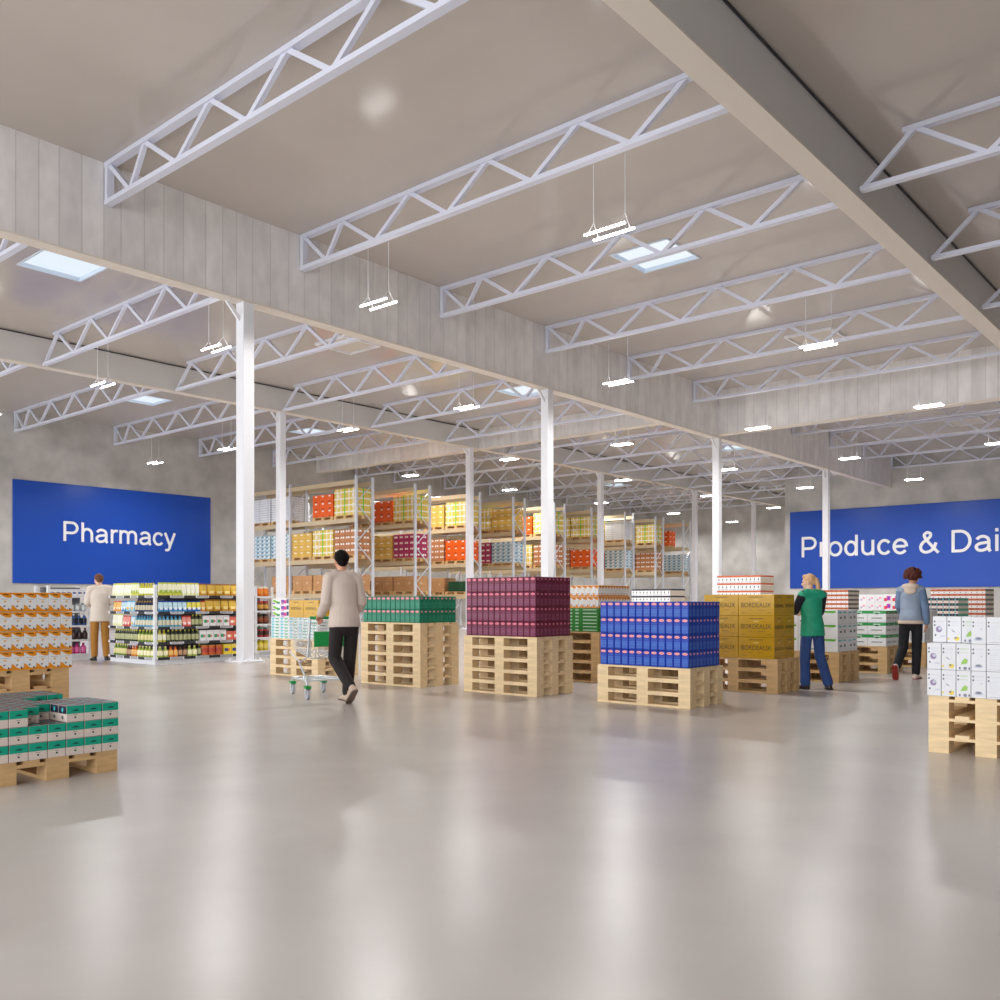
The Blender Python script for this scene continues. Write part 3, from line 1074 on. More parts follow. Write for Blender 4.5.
for v in range(5):
    m = MB().bevbox(0, .146, 0, .0995, 0, .2, .002)
    e = -.0006
    W, H = .0995, .2
    Q = lambda u, w, r, q, mi, ee=e: m.oval('x', ee, W * (1 - u), H * w, W * r, H * q, mi)
    R = lambda u0, u1, w0, w1, mi: m.rect('x', e, W * (1 - u1), W * (1 - u0), H * w0, H * w1, mi)
    Q(.14, .8, .06, .035, 5)
    Q(.14, .66, .06, .035, 5)
    R(.28, .88, .81, .822, 4)
    R(.28, .8, .77, .78, 4)
    R(.28, .85, .66, .67, 4)
    if v == 0:
        Q(.45, .5, .23, .12, 2)
        Q(.52, .53, .12, .06, 4, 2 * e)
        Q(.2, .27, .06, .04, 5)
        Q(.72, .24, .2, .03, 4)
    elif v == 1:
        Q(.7, .15, .2, .085, 3)
        Q(.62, .18, .09, .04, 1, 2 * e)
        Q(.1, .14, .07, .05, 3)
        m.poly('x', e, [(W * .3 - W, H * .5), (W * .55 - W, H * .42), (W * .6 - W, H * .38), (W * .38 - W, H * .43)], 1)
    elif v == 2:
        m.poly('x', e, [(W * .3 - W, H * .22), (W * .75 - W, H * .26), (W * .8 - W, H * .4), (W * .6 - W, H * .46), (W * .42 - W, H * .36)], 4)
        Q(.58, .36, .16, .06, 3 + 1 - 1, 2 * e)
        Q(.62, .08, .13, .06, 1)
        R(.2, .3, .04, .12, 5)
        R(.85, .95, .04, .12, 5)
    elif v == 3:
        Q(.5, .16, .33, .05, 4)
        Q(.5, .2, .22, .05, 1, 2 * e)
        Q(.7, .55, .08, .03, 4)
    else:
        for zz in (.6, .52, .45, .38, .3, .22):
            R(.15, .85 - (zz * 7 % 1) * .3, zz, zz + .012, 4)
        R(.1, .9, .06, .07, 1)
    m.rect('y', e, .03, .11, .05, .15, 4)
    sk.append(m.mesh('sketch_box', [plain('bright_white_carton', 224, 225, 229, .45), SK[0], SK[1], plain('ink_yellow2', 232, 208, 80, .5), SK[4], SK[5]]))
sk[2].materials[3] = SK[3]
sk[2].materials[4] = plain('ink_green2', 150, 196, 96, .5)
NM = ['onion print', 'lemon print', 'leaf print', 'bowl print', 'lined']


def skm(j):
    # the first five columns from the outer end carry different pictures
    return [0, 1, 2, 3, 4][(7 - j) % 5]


goods('sketch_box', lambda i, j, k: sk[skm(j)], 'box', lambda i, j, k: 'white %s box' % NM[skm(j)], 'white sketch print boxes',
      rx - .004, ry - .015, z, 2, 8, 3, .15, .1035, .202, keep=lambda i, j, k: (i == 0 and not (k == 2 and j > 4)) or (i == 1 and j > 3), jit=.0006)

# ------------------------------------------------------------------ pallet racks
RX0, RY0, RP, RD = 23.4, 27.5, 3.18, .95
BAYS = (0, 4.2, 7.15)
LV = (1.47, 2.86, 4.43, 5.92)
post_me = MB().box(-.05, .05, -.04, .04, 0, 6.07).box(-.08, .08, -.07, .07, 0, .015).mesh('post', [GALV])
br = MB()
pts, zz, sd = [], .35, 0
while zz < 5.9:
    pts.append((sd * (RD - .1) + .05, 0, zz))
    zz += .78
    sd = 1 - sd
for a, b in zip(pts, pts[1:]):
    br.bar(a, b, .03, .035, up=(0, 1, 0))
brace_me = br.mesh('bracing', [GALV])
beam_ms = [MB().box(-.03, .03, BAYS[k] + .04, BAYS[k + 1] - .04, -.17, 0).mesh('load_beam', [RACKBEAM]) for k in range(2)]
for r in range(9):
    x = RX0 + r * RP
    t = thing('pallet_rack', 'tall beige and steel pallet rack, %s' % ('the one nearest the pallet displays' if r == 0 else 'the one by the far wall' if r == 8 else ORD[r] + ' row back'), 'rack', (x, RY0, 0), 0, 'pallet racks')
    nb = 2
    for k in range(nb + 1):
        link('post', post_me, t, (.05, BAYS[k], 0))
        link('post', post_me, t, (RD - .05, BAYS[k], 0))
        link('bracing', brace_me, t, (0, BAYS[k], 0))
    for k in range(nb):
        for zl in LV:
            link('load_beam', beam_ms[k], t, (.03, 0, zl))
            link('load_beam', beam_ms[k], t, (RD - .03, 0, zl))

OC = plain('orange_carton', 238, 96, 10, .45)
OCD = plain('orange_carton_dark', 170, 50, 8, .5)
YC = mat('yellow_carton', rgb(226, 184, 88), .5, noise=.08, nscale=7)
YCD = plain('yellow_carton_seam', 196, 150, 60, .5)
BC = mat('brown_carton', rgb(186, 124, 80), .55, noise=.06, nscale=6)
MC = plain('magenta_carton', 172, 42, 92, .5)
LB = plain('pale_blue_carton', 176, 206, 220, .45)
TAN = mat('tan_crate', rgb(196, 146, 98), .6, noise=.08, nscale=6)
GRC = plain('dark_green_crate', 22, 74, 44, .5)
STRAP = plain('green_strap', 96, 200, 40, .4)
TAPE = plain('white_tape', 240, 238, 232, .35)


def carton(w, d, hgt, mats, prints):
    m = MB().bevbox(0, d, 0, w, 0, hgt, .006)
    for (u0, u1, z0, z1, mi) in prints:
        m.rect('x', -.0012, w * u0, w * u1, hgt * z0, hgt * z1, mi)
        m.rect('y', -.0012, d * u0, d * u1, hgt * z0, hgt * z1, mi)
    return m


KIND = {}
KIND['orange'] = (3, 3, .43, .3, carton(.425, .38, .295, 0, [(.35, .65, .72, .9, 1), (.3, .7, .05, .17, 2)]).mesh('carton', [OC, TAPE, OCD]), 'orange carton')
KIND['yellow'] = (3, 4, .43, .245, carton(.425, .38, .24, 0, [(.3, .7, .62, .8, 1), (.0, 1, .48, .52, 2)]).mesh('carton', [YC, TAPE, YCD]), 'yellow carton')
KIND['brown'] = (4, 4, .322, .25, carton(.317, .38, .245, 0, [(.1, .4, .6, .9, 1), (.5, .8, .6, .9, 1)]).mesh('carton', [BC, TAPE]), 'brown carton')
KIND['magenta'] = (4, 4, .322, .25, carton(.317, .38, .245, 0, [(.2, .45, .35, .65, 1), (.52, .77, .35, .65, 1)]).mesh('carton', [MC, TAPE]), 'magenta carton')
KIND['blue'] = (4, 6, .322, .165, carton(.317, .38, .16, 0, [(.1, .45, .3, .8, 1), (.55, .9, .5, .9, 2), (.5, .7, .1, .35, 1)]).mesh('carton', [LB, TAPE, plain('slate_print', 88, 124, 150)]), 'pale blue carton')
KIND['white'] = (2, 10, .64, .1, carton(.635, .38, .096, 0, [(.0, 1, .0, .14, 1), (.1, .3, .4, .6, 1)]).mesh('carton', [PAPER, plain('lilac_grey_print', 168, 172, 190)]), 'white flat carton')  # lilac strip along the foot of each carton, and a small mark

# strapped load: one wrapped thing
sm = MB()
for j in range(3):
    for k in range(4):
        for i in range(2):
            sm.bevbox(i * .39, i * .39 + .388, j * .428, j * .428 + .426, k * .26, k * .26 + .258, .004)
strap_c = sm.mesh('wrapped_carton', [plain('wrapped_yellow_carton', 228, 200, 92, .45)])
sm = MB()
for zz in (.1, .36, .62, .88):
    sm.box(-.006, .786, -.006, 1.288, zz, zz + .05)
for y in (.12, .37, .86, 1.1):
    sm.box(-.005, .785, y, y + .04, .0, 1.045)
for y in (.1, .98):
    for zz in (.3, .7):
        sm.box(-.007, 0, y, y + .1, zz, zz + .14)
tape_me = sm.mesh('tape', [TAPE])
strap_me = MB().box(-.009, .789, .62, .67, 0, 1.05).box(.37, .42, -.009, 1.291, 0, 1.05).mesh('strap', [STRAP])
crate = carton(.63, .75, .62, 0, [(.0, 1, .3, .31, 1), (.0, 1, .66, .67, 1), (.4, .6, .45, .6, 2)]).mesh('crate', [TAN, plain('crate_line', 160, 112, 70), plain('crate_mark', 214, 178, 140)])
gcr = carton(.18, .7, .45, 0, [(.2, .8, .05, .12, 1)]).mesh('drum_box', [GRC, plain('green_crate_line', 12, 46, 28)])

LOADN = ['end', 'second', 'third', 'fourth', 'fifth', 'sixth']
LVLN = ['lower shelf', 'middle shelf', 'upper shelf']


def load(r, lev, slot, kind, shift=0.0):
    x = RX0 + r * RP + .06
    y = RY0 + .06 + slot * 1.37 + (slot // 3) * .1 + shift
    z = LV[lev] + .0005
    rack = '%s rack' % ORD[r]
    place = '%s load, %s, %s' % (LOADN[slot], LVLN[lev], rack)
    pl = link('wooden_pallet', pallet_small, None, (x, y, z))
    tag(pl, 'wooden pallet under the %s' % place, 'pallet', 'pallets on the racks')
    z += PH + .0005
    if kind == 'strap':
        t = thing('strapped_load', 'yellow cartons taped white and strapped green, %s' % place, 'strapped load', (x + .01, y, z), 0, 'strapped loads on the racks')
        link('wrapped_carton', strap_c, t)
        link('tape', tape_me, t)
        link('strap', strap_me, t)
        return
    if kind == 'crate':
        for j in range(2):
            tag(link('crate', crate, None, (x + .02, y + j * .645, z)), 'tan crate, %s half, %s' % (['near', 'far'][j], place), 'crate', 'tan crates on the racks')
        return
    if kind == 'green':
        for j in range(6):
            tag(link('drum_box', gcr, None, (x + .02, y + j * .19, z)), 'dark green box, %s in row, %s' % (ORD[j], place), 'box', 'dark green boxes on the racks')
        return
    ny, nz, py, pz, me, dsc = KIND[kind]
    for k in range(nz):
        for j in range(ny):
            for i in range(2):
                if i and j:
                    continue
                w = 'aisle corner' if not i and not j else ('%s across' % ORD[j] if not i else 'behind corner')
                o = link(dsc.replace(' ', '_'), me, None, (x + .005 + i * .388, y + j * py + random.uniform(-.0012, .0012), z + k * pz + .0004))
                tag(o, '%s, %s, %s, %s' % (dsc, layer_word(k, nz).replace(' layer', ''), w, place), 'carton', '%ss on the racks' % dsc)


for r, lev, row in [
    (0, 2, ['strap', 'orange', '', 'white', 'white']), (0, 1, ['brown', 'strap', 'yellow', 'blue', 'blue']), (0, 0, ['crate', 'crate', 'crate', 'crate']),
    (1, 2, ['strap', 'orange', 'white']), (1, 1, ['magenta', 'yellow', 'strap']), (1, 0, ['crate', 'crate', 'green']),
    (2, 2, ['strap', 'yellow']), (2, 1, ['orange', 'brown', 'yellow']), (2, 0, ['green', 'crate']),
    (3, 2, ['yellow', 'strap']), (3, 1, ['blue', 'magenta']),
    (4, 2, ['strap', 'orange']), (4, 1, ['brown', 'strap']),
    (5, 2, ['strap', 'strap']), (5, 1, ['orange', 'brown']),
    (6, 2, ['white', 'strap']), (6, 1, ['blue', 'orange']),
    (7, 2, ['strap', 'yellow']), (7, 1, ['brown', 'brown']),
    (8, 2, ['', 'orange']), (8, 1, ['blue', 'brown'])]:
    for sl, kd in enumerate(row):
        if kd:
            load(r, lev, sl, kd, -.45 if (r == 8 and lev == 2) else 0)
# ------------------------------------------------------------------ shelving islands with groceries
SHZ = (.13, .41, .69, .97, 1.27)


def shelving(x0, x1, y0, y1, label, strips=True, top=1.47, back=True):
    t = thing('shelving_unit', label, 'shelving', (x0, y0, 0), 0, 'white shelving units')
    w, d = x1 - x0, y1 - y0
    for px in (.0, w - .05):
        for py in (0, d - .05):
            if strips and px == 0 and py:
                continue
            MB().box(px, px + .05, py, py + .05, 0, top).build('post', SHELF, t)
    MB().box(.02, w - .02, .02, d - .02, 0, .10).build('kick_base', SHELF, t)
    MB().box(.4 if back else .06, w - .06, .4, d - min(.4, d * .2), .1, top - .03).build('core_panel', plain('shaded_shelf_core', 96, 96, 100, .6), t)  # shade behind the goods is painted into the dark grey core
    for z in SHZ:
        s = MB().box(-.01, w + .01, -.01, d + .01, z - .036, z).build('shelf', SHELF, t)
        if strips:
            m = MB()
            n, L = max(1, round(w / .27)), w - .1
            for k in range(n):
                m.rect('y', -.012, .05 + L * k / n + .01, .05 + L * (k + 1) / n - .01, z - .048, z + .002, k % 2 == 0)
            n, L = max(1, round(d / .27)), d - .1
            for k in range(n):
                m.rect('x', -.012, .05 + L * k / n + .02, .05 + L * (k + 1) / n - .02, z - .048, z + .002, k % 2)
            m.build('price_strip', [GREYP, DARK], s)
    return t


G1 = (8.62, 10.82, 15.72, 17.45)
shelving(*G1, 'white island shelving with five shelves of groceries beside the thick white column')
G2 = (7.75, 8.62, 18.15, 18.75)
shelving(*G2, 'white wall side shelving in front of the man in cream jacket', strips=False, back=False)
G3 = (10.95, 11.66, 16.35, 17.0)
shelving(*G3, 'narrow white shelving with jars just past the thick white column', strips=False, back=False)

GC = {}


def gm(name, *cols):
    return [plain('%s_%d' % (name, i), *cc, rough=.35) for i, cc in enumerate(cols)]


def pouch(name, w, d, h, mats, kind=0):
    """soft bag: full at the bottom, pinched to a flat seal at the top; printed front"""
    m = MB()
    n = 10
    rings = []
    for zz, sx, sy in ((0, .9, .8), (.06, 1, 1), (.3, 1, 1.0), (.6, .98, .8), (.88, .97, .35), (.9, 1, .12), (1, 1, .1)):
        ring = []
        for q in range(n):
            a = 2 * PI * q / n
            ca, sa = math.cos(a), math.sin(a)
            ring.append((w / 2 * sx * math.copysign(abs(ca) ** .5, ca), d / 2 + d / 2 * sy * math.copysign(abs(sa) ** .7, sa), zz * h))
        rings.append(ring)
    for i in range(len(rings) - 1):
        m.loft(rings[i:i + 2], 0 if i in (0, 1) else (1 if i in (2, 3) else 2), cap=False)
    m.face(list(reversed(rings[0])), 0)
    m.face(rings[-1], 2)
    m.rect('y', -.0015, -w * .32, w * .32, h * .18, h * .42, 3)
    return m.mesh(name, mats)


def bottle(name, r, h, mats):
    return MB().lathe([(r * .9, 0), (r, .01), (r, h * .14), (r * 1.01, h * .15), (r * 1.01, h * .5), (r, h * .51), (r * .95, h * .6), (r * .42, h * .78), (r * .38, h * .86), (r * .44, h * .865), (r * .44, h * .98), (r * .3, h)],
                      0, r, 0, 12, [0, 0, 0, 1, 1, 1, 0, 0, 0, 2, 2]).mesh(name, mats, True)


def jar(name, r, h, mats):
    return MB().lathe([(r * .92, 0), (r, .008), (r, h * .2), (r * 1.01, h * .205), (r * 1.01, h * .62), (r, h * .625), (r * .97, h * .76), (r * .8, h * .8), (r * .86, h * .81), (r * .86, h * .985), (r * .8, h)],
                      0, r, 0, 14, [0, 0, 0, 1, 1, 0, 0, 2, 2, 2]).mesh(name, mats, True)


def can(name, r, h, mats):
    return MB().lathe([(r * .94, 0), (r, .006), (r, h * .3), (r, h * .7), (r, h - .006), (r * .94, h)], 0, r, 0, 14, [2, 0, 1, 0, 2]).mesh(name, mats, True)


def tbox(name, w, d, h, mats):
    m = MB().bevbox(-w / 2, w / 2, 0, d, 0, h, .003)
    m.rect('y', -.0006, -w * .4, w * .1, h * .3, h * .6, 1).oval('y', -.0006, w * .2, h * .45, w * .16, h * .12, 2).rect('y', -.0006, -w * .45, w * .45, h * .85, h * .9, 3)
    return m.mesh(name, mats)


YW = pouch('pouch', .088, .06, .24, gm('pale_yellow_pouch', (238, 240, 190), (244, 244, 226), (214, 208, 60), (250, 250, 240)))
LI = pouch('pouch', .09, .06, .24, gm('lime_pouch', (216, 214, 90), (240, 240, 210), (196, 206, 40), (160, 190, 60)))
GO = pouch('snack_bag', .165, .08, .228, gm('golden_bag', (206, 150, 30), (224, 184, 70), (176, 116, 24), (250, 226, 150)))
WR = pouch('snack_bag', .165, .08, .23, gm('white_red_bag', (206, 60, 70), (244, 226, 210), (224, 180, 90), (190, 40, 60)))
BP = pouch('pouch', .088, .06, .2, gm('blue_pouch', (60, 150, 206), (196, 226, 238), (24, 84, 170), (240, 244, 250)))
BY = pouch('pouch', .09, .06, .2, gm('blue_yellow_pouch', (40, 110, 190), (230, 220, 90), (20, 76, 160), (240, 240, 244)))
OR_ = pouch('pouch', .09, .06, .2, gm('orange_pouch', (232, 150, 60), (238, 190, 100), (206, 60, 36), (250, 240, 200)))
RP_ = pouch('pouch', .09, .06, .2, gm('red_pouch', (218, 92, 80), (236, 150, 140), (200, 60, 50), (250, 236, 230)))
LBP = pouch('pouch', .15, .07, .2, gm('sky_pouch', (150, 200, 224), (206, 228, 240), (90, 170, 214), (240, 200, 120)))
DB = bottle('bottle', .034, .2, gm('navy_bottle', (24, 44, 96), (210, 200, 170), (190, 150, 60)))
LBB = bottle('bottle', .036, .205, gm('aqua_bottle', (90, 170, 196), (220, 214, 190), (60, 130, 190)))
YB = bottle('bottle', .038, .232, gm('yellow_bottle', (196, 190, 50), (244, 244, 220), (206, 196, 40)))
DK = bottle('bottle', .036, .225, gm('dark_bottle', (50, 60, 36), (176, 178, 130), (208, 206, 60)))
GR = bottle('bottle', .046, .225, gm('green_bottle', (110, 140, 40), (222, 214, 150), (222, 214, 80)))
YGB = bottle('bottle', .05, .2, gm('cream_bottle', (170, 186, 70), (246, 240, 200), (226, 220, 150)))
OB_ = bottle('bottle', .044, .2, gm('orange_bottle', (222, 120, 30), (240, 190, 110), (196, 60, 30)))
BR = bottle('bottle', .044, .2, gm('brown_bottle', (84, 46, 26), (190, 150, 110), (60, 30, 20)))
OJ = jar('jar', .066, .2, gm('orange_jar', (222, 112, 24), (232, 140, 50), (236, 226, 200)))
BJ = jar('jar', .066, .2, gm('amber_jar', (120, 66, 30), (222, 170, 80), (206, 60, 60)))
RJ = jar('jar', .066, .21, gm('cocoa_jar', (86, 44, 28), (150, 80, 50), (70, 50, 40)))
KJ = jar('jar', .066, .21, gm('red_foot_jar', (190, 40, 50), (70, 44, 36), (90, 150, 130)))
YJ = jar('jar', .066, .215, gm('yellow_jar', (226, 204, 40), (240, 220, 120), (226, 210, 60)))
RC = can('can', .075, .19, gm('orange_can', (214, 104, 44), (190, 70, 60), (240, 200, 120)))
YCN = tbox('carton_pack', .165, .1, .2, gm('yellow_pack', (240, 214, 50), (60, 70, 150), (240, 120, 40), (250, 240, 200)))
WB = tbox('carton_pack', .135, .1, .2, gm('white_pack', (240, 238, 238), (60, 160, 110), (236, 120, 130), (220, 220, 224)))
RB = tbox('carton_pack', .135, .1, .17, gm('coral_pack', (222, 110, 90), (250, 240, 230), (240, 180, 80), (180, 60, 50)))
WBX = tbox('carton_pack', .1, .08, .13, gm('white_blue_pack', (232, 234, 240), (60, 110, 180), (170, 110, 60), (60, 70, 120)))
GYJ = jar('jar', .055, .16, gm('clear_jar', (190, 200, 204), (220, 226, 228), (120, 130, 134)))
BLB = bottle('bottle', .048, .225, gm('blue_bottle', (40, 90, 160), (30, 40, 60), (220, 224, 230)))
BKB = bottle('bottle', .05, .225, gm('black_bottle', (30, 30, 34), (60, 40, 44), (120, 60, 70)))
PKB = bottle('bottle', .055, .21, gm('magenta_bottle', (196, 40, 130), (226, 110, 170), (150, 20, 90)))
DESC = {}
for me, d, cat in ((YW, 'pale yellow pouch', 'pouch'), (LI, 'lime topped pouch', 'pouch'), (GO, 'golden snack bag', 'snack bag'), (WR, 'white red snack bag', 'snack bag'), (BP, 'blue pouch', 'pouch'),
                   (BY, 'blue yellow pouch', 'pouch'), (OR_, 'orange pouch', 'pouch'), (RP_, 'red pouch', 'pouch'), (LBP, 'wide sky blue pouch', 'pouch'), (DB, 'navy bottle', 'bottle'), (LBB, 'aqua bottle', 'bottle'),
                   (YB, 'yellow bottle', 'bottle'), (DK, 'dark yellow capped bottle', 'bottle'), (GR, 'green bottle', 'bottle'), (YGB, 'cream labelled bottle', 'bottle'), (OB_, 'orange bottle', 'bottle'), (BR, 'brown bottle', 'bottle'),
                   (OJ, 'orange jar', 'jar'), (BJ, 'amber jar', 'jar'), (RJ, 'cocoa jar', 'jar'), (KJ, 'red footed jar', 'jar'), (YJ, 'yellow jar', 'jar'), (RC, 'orange can', 'can'), (YCN, 'yellow pack', 'pack'), (WB, 'white pack', 'pack'),
                   (RB, 'coral pack', 'pack'), (WBX, 'white blue pack', 'pack'), (GYJ, 'clear jar', 'jar'), (BLB, 'blue black bottle', 'bottle'), (BKB, 'black bottle', 'bottle'), (PKB, 'magenta bottle', 'bottle')):
    DESC[me.name] = (d, cat)
SHN = ['bottom shelf', 'second shelf up', 'middle shelf', 'fourth shelf up', 'top shelf']


def row(face, at, u, lev, items, side, direction=1):
    """fill one shelf edge: face 'y' runs along X from u; face 'x' runs along Y from u. items: (mesh, count, pitch)"""
    n = 0
    for me, cnt, pitch in items:
        for q in range(cnt):
            u += pitch / 2
            jx = random.uniform(-.004, .004)
            d, cat = DESC[me.name]
            nm = me.name.split('.')[0]
            if face == 'y':
                o = link(nm, me, None, (u, at + random.uniform(0, .01), SHZ[lev] + .0005), random.uniform(-.06, .06))
            else:
                o = link(nm, me, None, (at + random.uniform(0, .01), u, SHZ[lev] + .0005), -PI / 2 + random.uniform(-.06, .06))
            tag(o, '%s, %s, %s from the corner post, %s' % (d, SHN[lev], ORD[n], side), cat, '%ses on the %s' % (d, side) if d.endswith('ch') else '%ss on the %s' % (d, side))
            n += 1
            u += pitch / 2


yf = G1[2] + .012
LONG = 'long island side'
row('y', yf, G1[0] + .09, 4, [(LI, 5, .094), (YW, 4, .092), (GO, 5, .172), (WR, 1, .172)], LONG)
row('y', yf, G1[0] + .09, 3, [(BP, 6, .096), (BY, 3, .098), (OR_, 1, .096), (GO, 5, .172), (WR, 1, .172)], LONG)
row('y', yf, G1[0] + .09, 2, [(LBB, 6, .08), (RP_, 2, .095), (DK, 3, .08), (WB, 4, .146), (RB, 3, .146)], LONG)
row('y', yf, G1[0] + .09, 1, [(YB, 2, .084), (DK, 8, .084), (WB, 4, .146), (RB, 4, .146)], LONG)
row('y', yf, G1[0] + .09, 0, [(YGB, 2, .107), (OB_, 2, .095), (BR, 2, .095), (YGB, 2, .107), (DK, 1, .085), (RC, 3, .156), (YCN, 3, .172)], LONG)
xf = G1[0] + .012
END = 'short island end'
row('x', xf, G1[2] + .09, 4, [(YB, 6, .09), (LI, 3, .094), (YW, 8, .092)], END)
row('x', xf, G1[2] + .09, 3, [(DB, 7, .1), (LBP, 2, .158), (BP, 2, .098), (OR_, 3, .098)], END)
row('x', xf, G1[2] + .09, 2, [(LBB, 7, .1), (LBP, 1, .158), (RP_, 3, .1), (YW, 4, .095)], END)
row('x', xf, G1[2] + .09, 1, [(GR, 5, .12), (DK, 11, .08)], END)
row('x', xf, G1[2] + .09, 0, [(YGB, 5, .125), (OB_, 2, .1), (BR, 2, .1), (GR, 5, .1)], END)
yf = G2[2] + .012
WALLS = 'shelving facing the wall sign man'
for lev, it in ((4, [(WBX, 7, .106)]), (3, [(GYJ, 6, .122)]), (2, [(BLB, 7, .106)]), (1, [(BKB, 7, .108)]), (0, [(PKB, 6, .122)])):
    row('y', yf, 7.805, lev, it, 'wall side shelving')
yf = G3[2] + .012
for lev, me in ((4, OJ), (3, BJ), (2, RJ), (1, KJ), (0, YJ)):
    row('y', yf, G3[0] + .08, lev, [(me, 4, .14)], 'narrow jar shelving')

# ------------------------------------------------------------------ shopping cart
CH = math.atan2(-.324, .946)
CWHITE = plain('cart_wire', 214, 218, 222, .3, metal=.3)
CGREEN = plain('cart_green', 36, 160, 80, .4)
CGREY = plain('cart_wheel', 190, 192, 198, .5)
cart = thing('shopping_cart', 'wire shopping cart with green handle pushed by the man in taupe', 'shopping cart', (6.995, 8.69, 0), CH)
for n, (x, y) in enumerate(((-.27, 0), (.27, 0), (-.2, .78), (.2, .78))):
    wm = MB()
    wm.tube([(x - .018, y, .062), (x + .018, y, .062)], .062, 16)
    w = wm.build('wheel', CGREY, cart)
    MB().box(x - .032, x + .032, y - .045, y + .045, .128, .16).build('wheel_cover', CGREEN, w)
    MB().box(x - .03, x - .022, y - .02, y + .02, .055, .13).box(x + .022, x + .03, y - .02, y + .02, .055, .13).build('fork', CWHITE, w)
fr = MB()
for s in (-1, 1):
    fr.tube([(s * .27, 0, .165), (s * .27, .03, .22), (s * .2, .78, .2), (s * .2, .78, .165)], .014, 8)
    fr.tube([(s * .27, .03, .22), (s * .27, .3, .42), (s * .26, .02, .5), (s * .27, -.1, .96)], .013, 8)
    fr.tube([(s * .26, .3, .42), (s * .2, .9, .52)], .01, 8)
fr.tube([(-.27, .03, .22), (.27, .03, .22)], .012, 8)
fr.tube([(-.235, .4, .21), (.235, .4, .21)], .01, 8)
fr.tube([(-.2, .78, .2), (.2, .78, .2)], .012, 8)
fr.build('frame', CWHITE, cart)
MB().tube([(-.275, -.1, .965), (.275, -.1, .965)], .018, 12).build('handle', CGREEN, cart)
bk = MB()


def bpt(s, t, q):
    """basket surface: s -1..1 across, t 0..1 front-back, q 0..1 up"""
    y0, y1 = .02 - .06 * q, .78 + .16 * q
    w = (.22 + .05 * q) * (1 - .22 * t)
    return (s * w, y0 + (y1 - y0) * t, .48 + .07 * t + (.42 - .04 * t) * q)


for q in [k / 6 for k in range(7)]:
    bk.tube([bpt(-1, 0, q), bpt(-1, 1, q), bpt(1, 1, q), bpt(1, 0, q), bpt(-1, 0, q)], .0035 if 0 < q < 1 else .006, 5)
for k in range(13):
    for s in (-1, 1):
        bk.tube([bpt(s, k / 12, 0), bpt(s, k / 12, 1)], .003, 5)
for k in range(9):
    s = -1 + 2 * k / 8
    bk.tube([bpt(s, 0, 1), bpt(s, 0, 0), bpt(s, 1, 0), bpt(s, 1, 1)], .003, 5)
for k in range(1, 8):
    bk.tube([bpt(-1, k / 8, 0), bpt(1, k / 8, 0)], .003, 5)
bk.build('basket_net', CWHITE, cart)
MB().bevbox(-.2, .2, -.03, -.015, .62, .8, .006).build('seat_panel', CGREEN, cart)


# ------------------------------------------------------------------ people
def remeshed(mb, voxel, smooth=4):
    me = mb.mesh('tmp', [])
    o = bpy.data.objects.new('tmp', me)
    COL.objects.link(o)
    r = o.modifiers.new('r', 'REMESH')
    r.mode = 'VOXEL'
    r.voxel_size = voxel
    sm = o.modifiers.new('s', 'SMOOTH')
    sm.factor = .5
    sm.iterations = smooth
    dg = bpy.context.evaluated_depsgraph_get()
    out = bpy.data.meshes.new_from_object(o.evaluated_get(dg))
    bpy.data.objects.remove(o)
    bpy.data.meshes.remove(me)
    out.polygons.foreach_set('use_smooth', [True] * len(out.polygons))
    return out


def sphere(mb, c, rx, ry=None, rz=None, M=None, n=12, k=7):
    ry = rx if ry is None else ry
    rz = rx if rz is None else rz
    c = Vector(c)
    rings = []
    for i in range(k + 1):
        a = -PI / 2 + PI * (i + .02 if i == 0 else i - .02 if i == k else i) / k
        ring = []
        for j in range(n):
            b = 2 * PI * j / n
            p = Vector((rx * math.cos(a) * math.cos(b), ry * math.cos(a) * math.sin(b), rz * math.sin(a)))
            ring.append(c + (M @ p if M else p))
        rings.append(ring)
    mb.loft(rings)


def limb(mb, pts, rad, sub=4):
    """smoothly tapered rounded limb through the joints"""
    P, R = [], []
    pts = [Vector(p) for p in pts]
    for i in range(len(pts) - 1):
        for q in range(sub):
            t = q / sub
            P.append(pts[i].lerp(pts[i + 1], t))
            R.append(rad[i] + (rad[i + 1] - rad[i]) * t)
    P.append(pts[-1])
    R.append(rad[-1])
    mb.tube(P, R, 12, rounded=True)


def hand(mb, wrist, d, nrm, side, curl):
    """palm and five fingers. d: along the forearm, nrm: out of the palm, side: +1 when the thumb lies on d x nrm"""
    w, d = Vector(wrist), Vector(d).normalized()
    nrm = Vector(nrm)
    nrm = (nrm - d * nrm.dot(d)).normalized()
    a = d.cross(nrm) * side
    M = Matrix((a, d, nrm)).transposed()
    sphere(mb, w + d * .05, .041, .053, .016, M)
    mb.tube([w - d * .02, w + d * .02], [.027, .03], 10, rounded=True)
    for k in range(4):
        off = (.03, .01, -.01, -.029)[k]
        ln = (.068, .076, .07, .055)[k]
        p = w + d * (.088 - .004 * abs(k - 1)) + a * off
        pts, dr = [p - d * .025, p], d.copy()
        for q in range(3):
            dr = (dr * math.cos(curl) + nrm * math.sin(curl)).normalized()
            p = p + dr * ln * (.42, .33, .25)[q]
            pts.append(p)
        mb.tube(pts, [.0095, .0095, .009, .008, .007], 8, rounded=True)
    b = w + d * .025 + a * .026
    t1 = (d * .75 + a * .6 + nrm * .35).normalized()
    t2 = (d * .95 + a * .1 + nrm * .5).normalized()
    mb.tube([b, b + t1 * .04, b + t1 * .04 + t2 * .032], [.013, .011, .0085], 8, rounded=True)


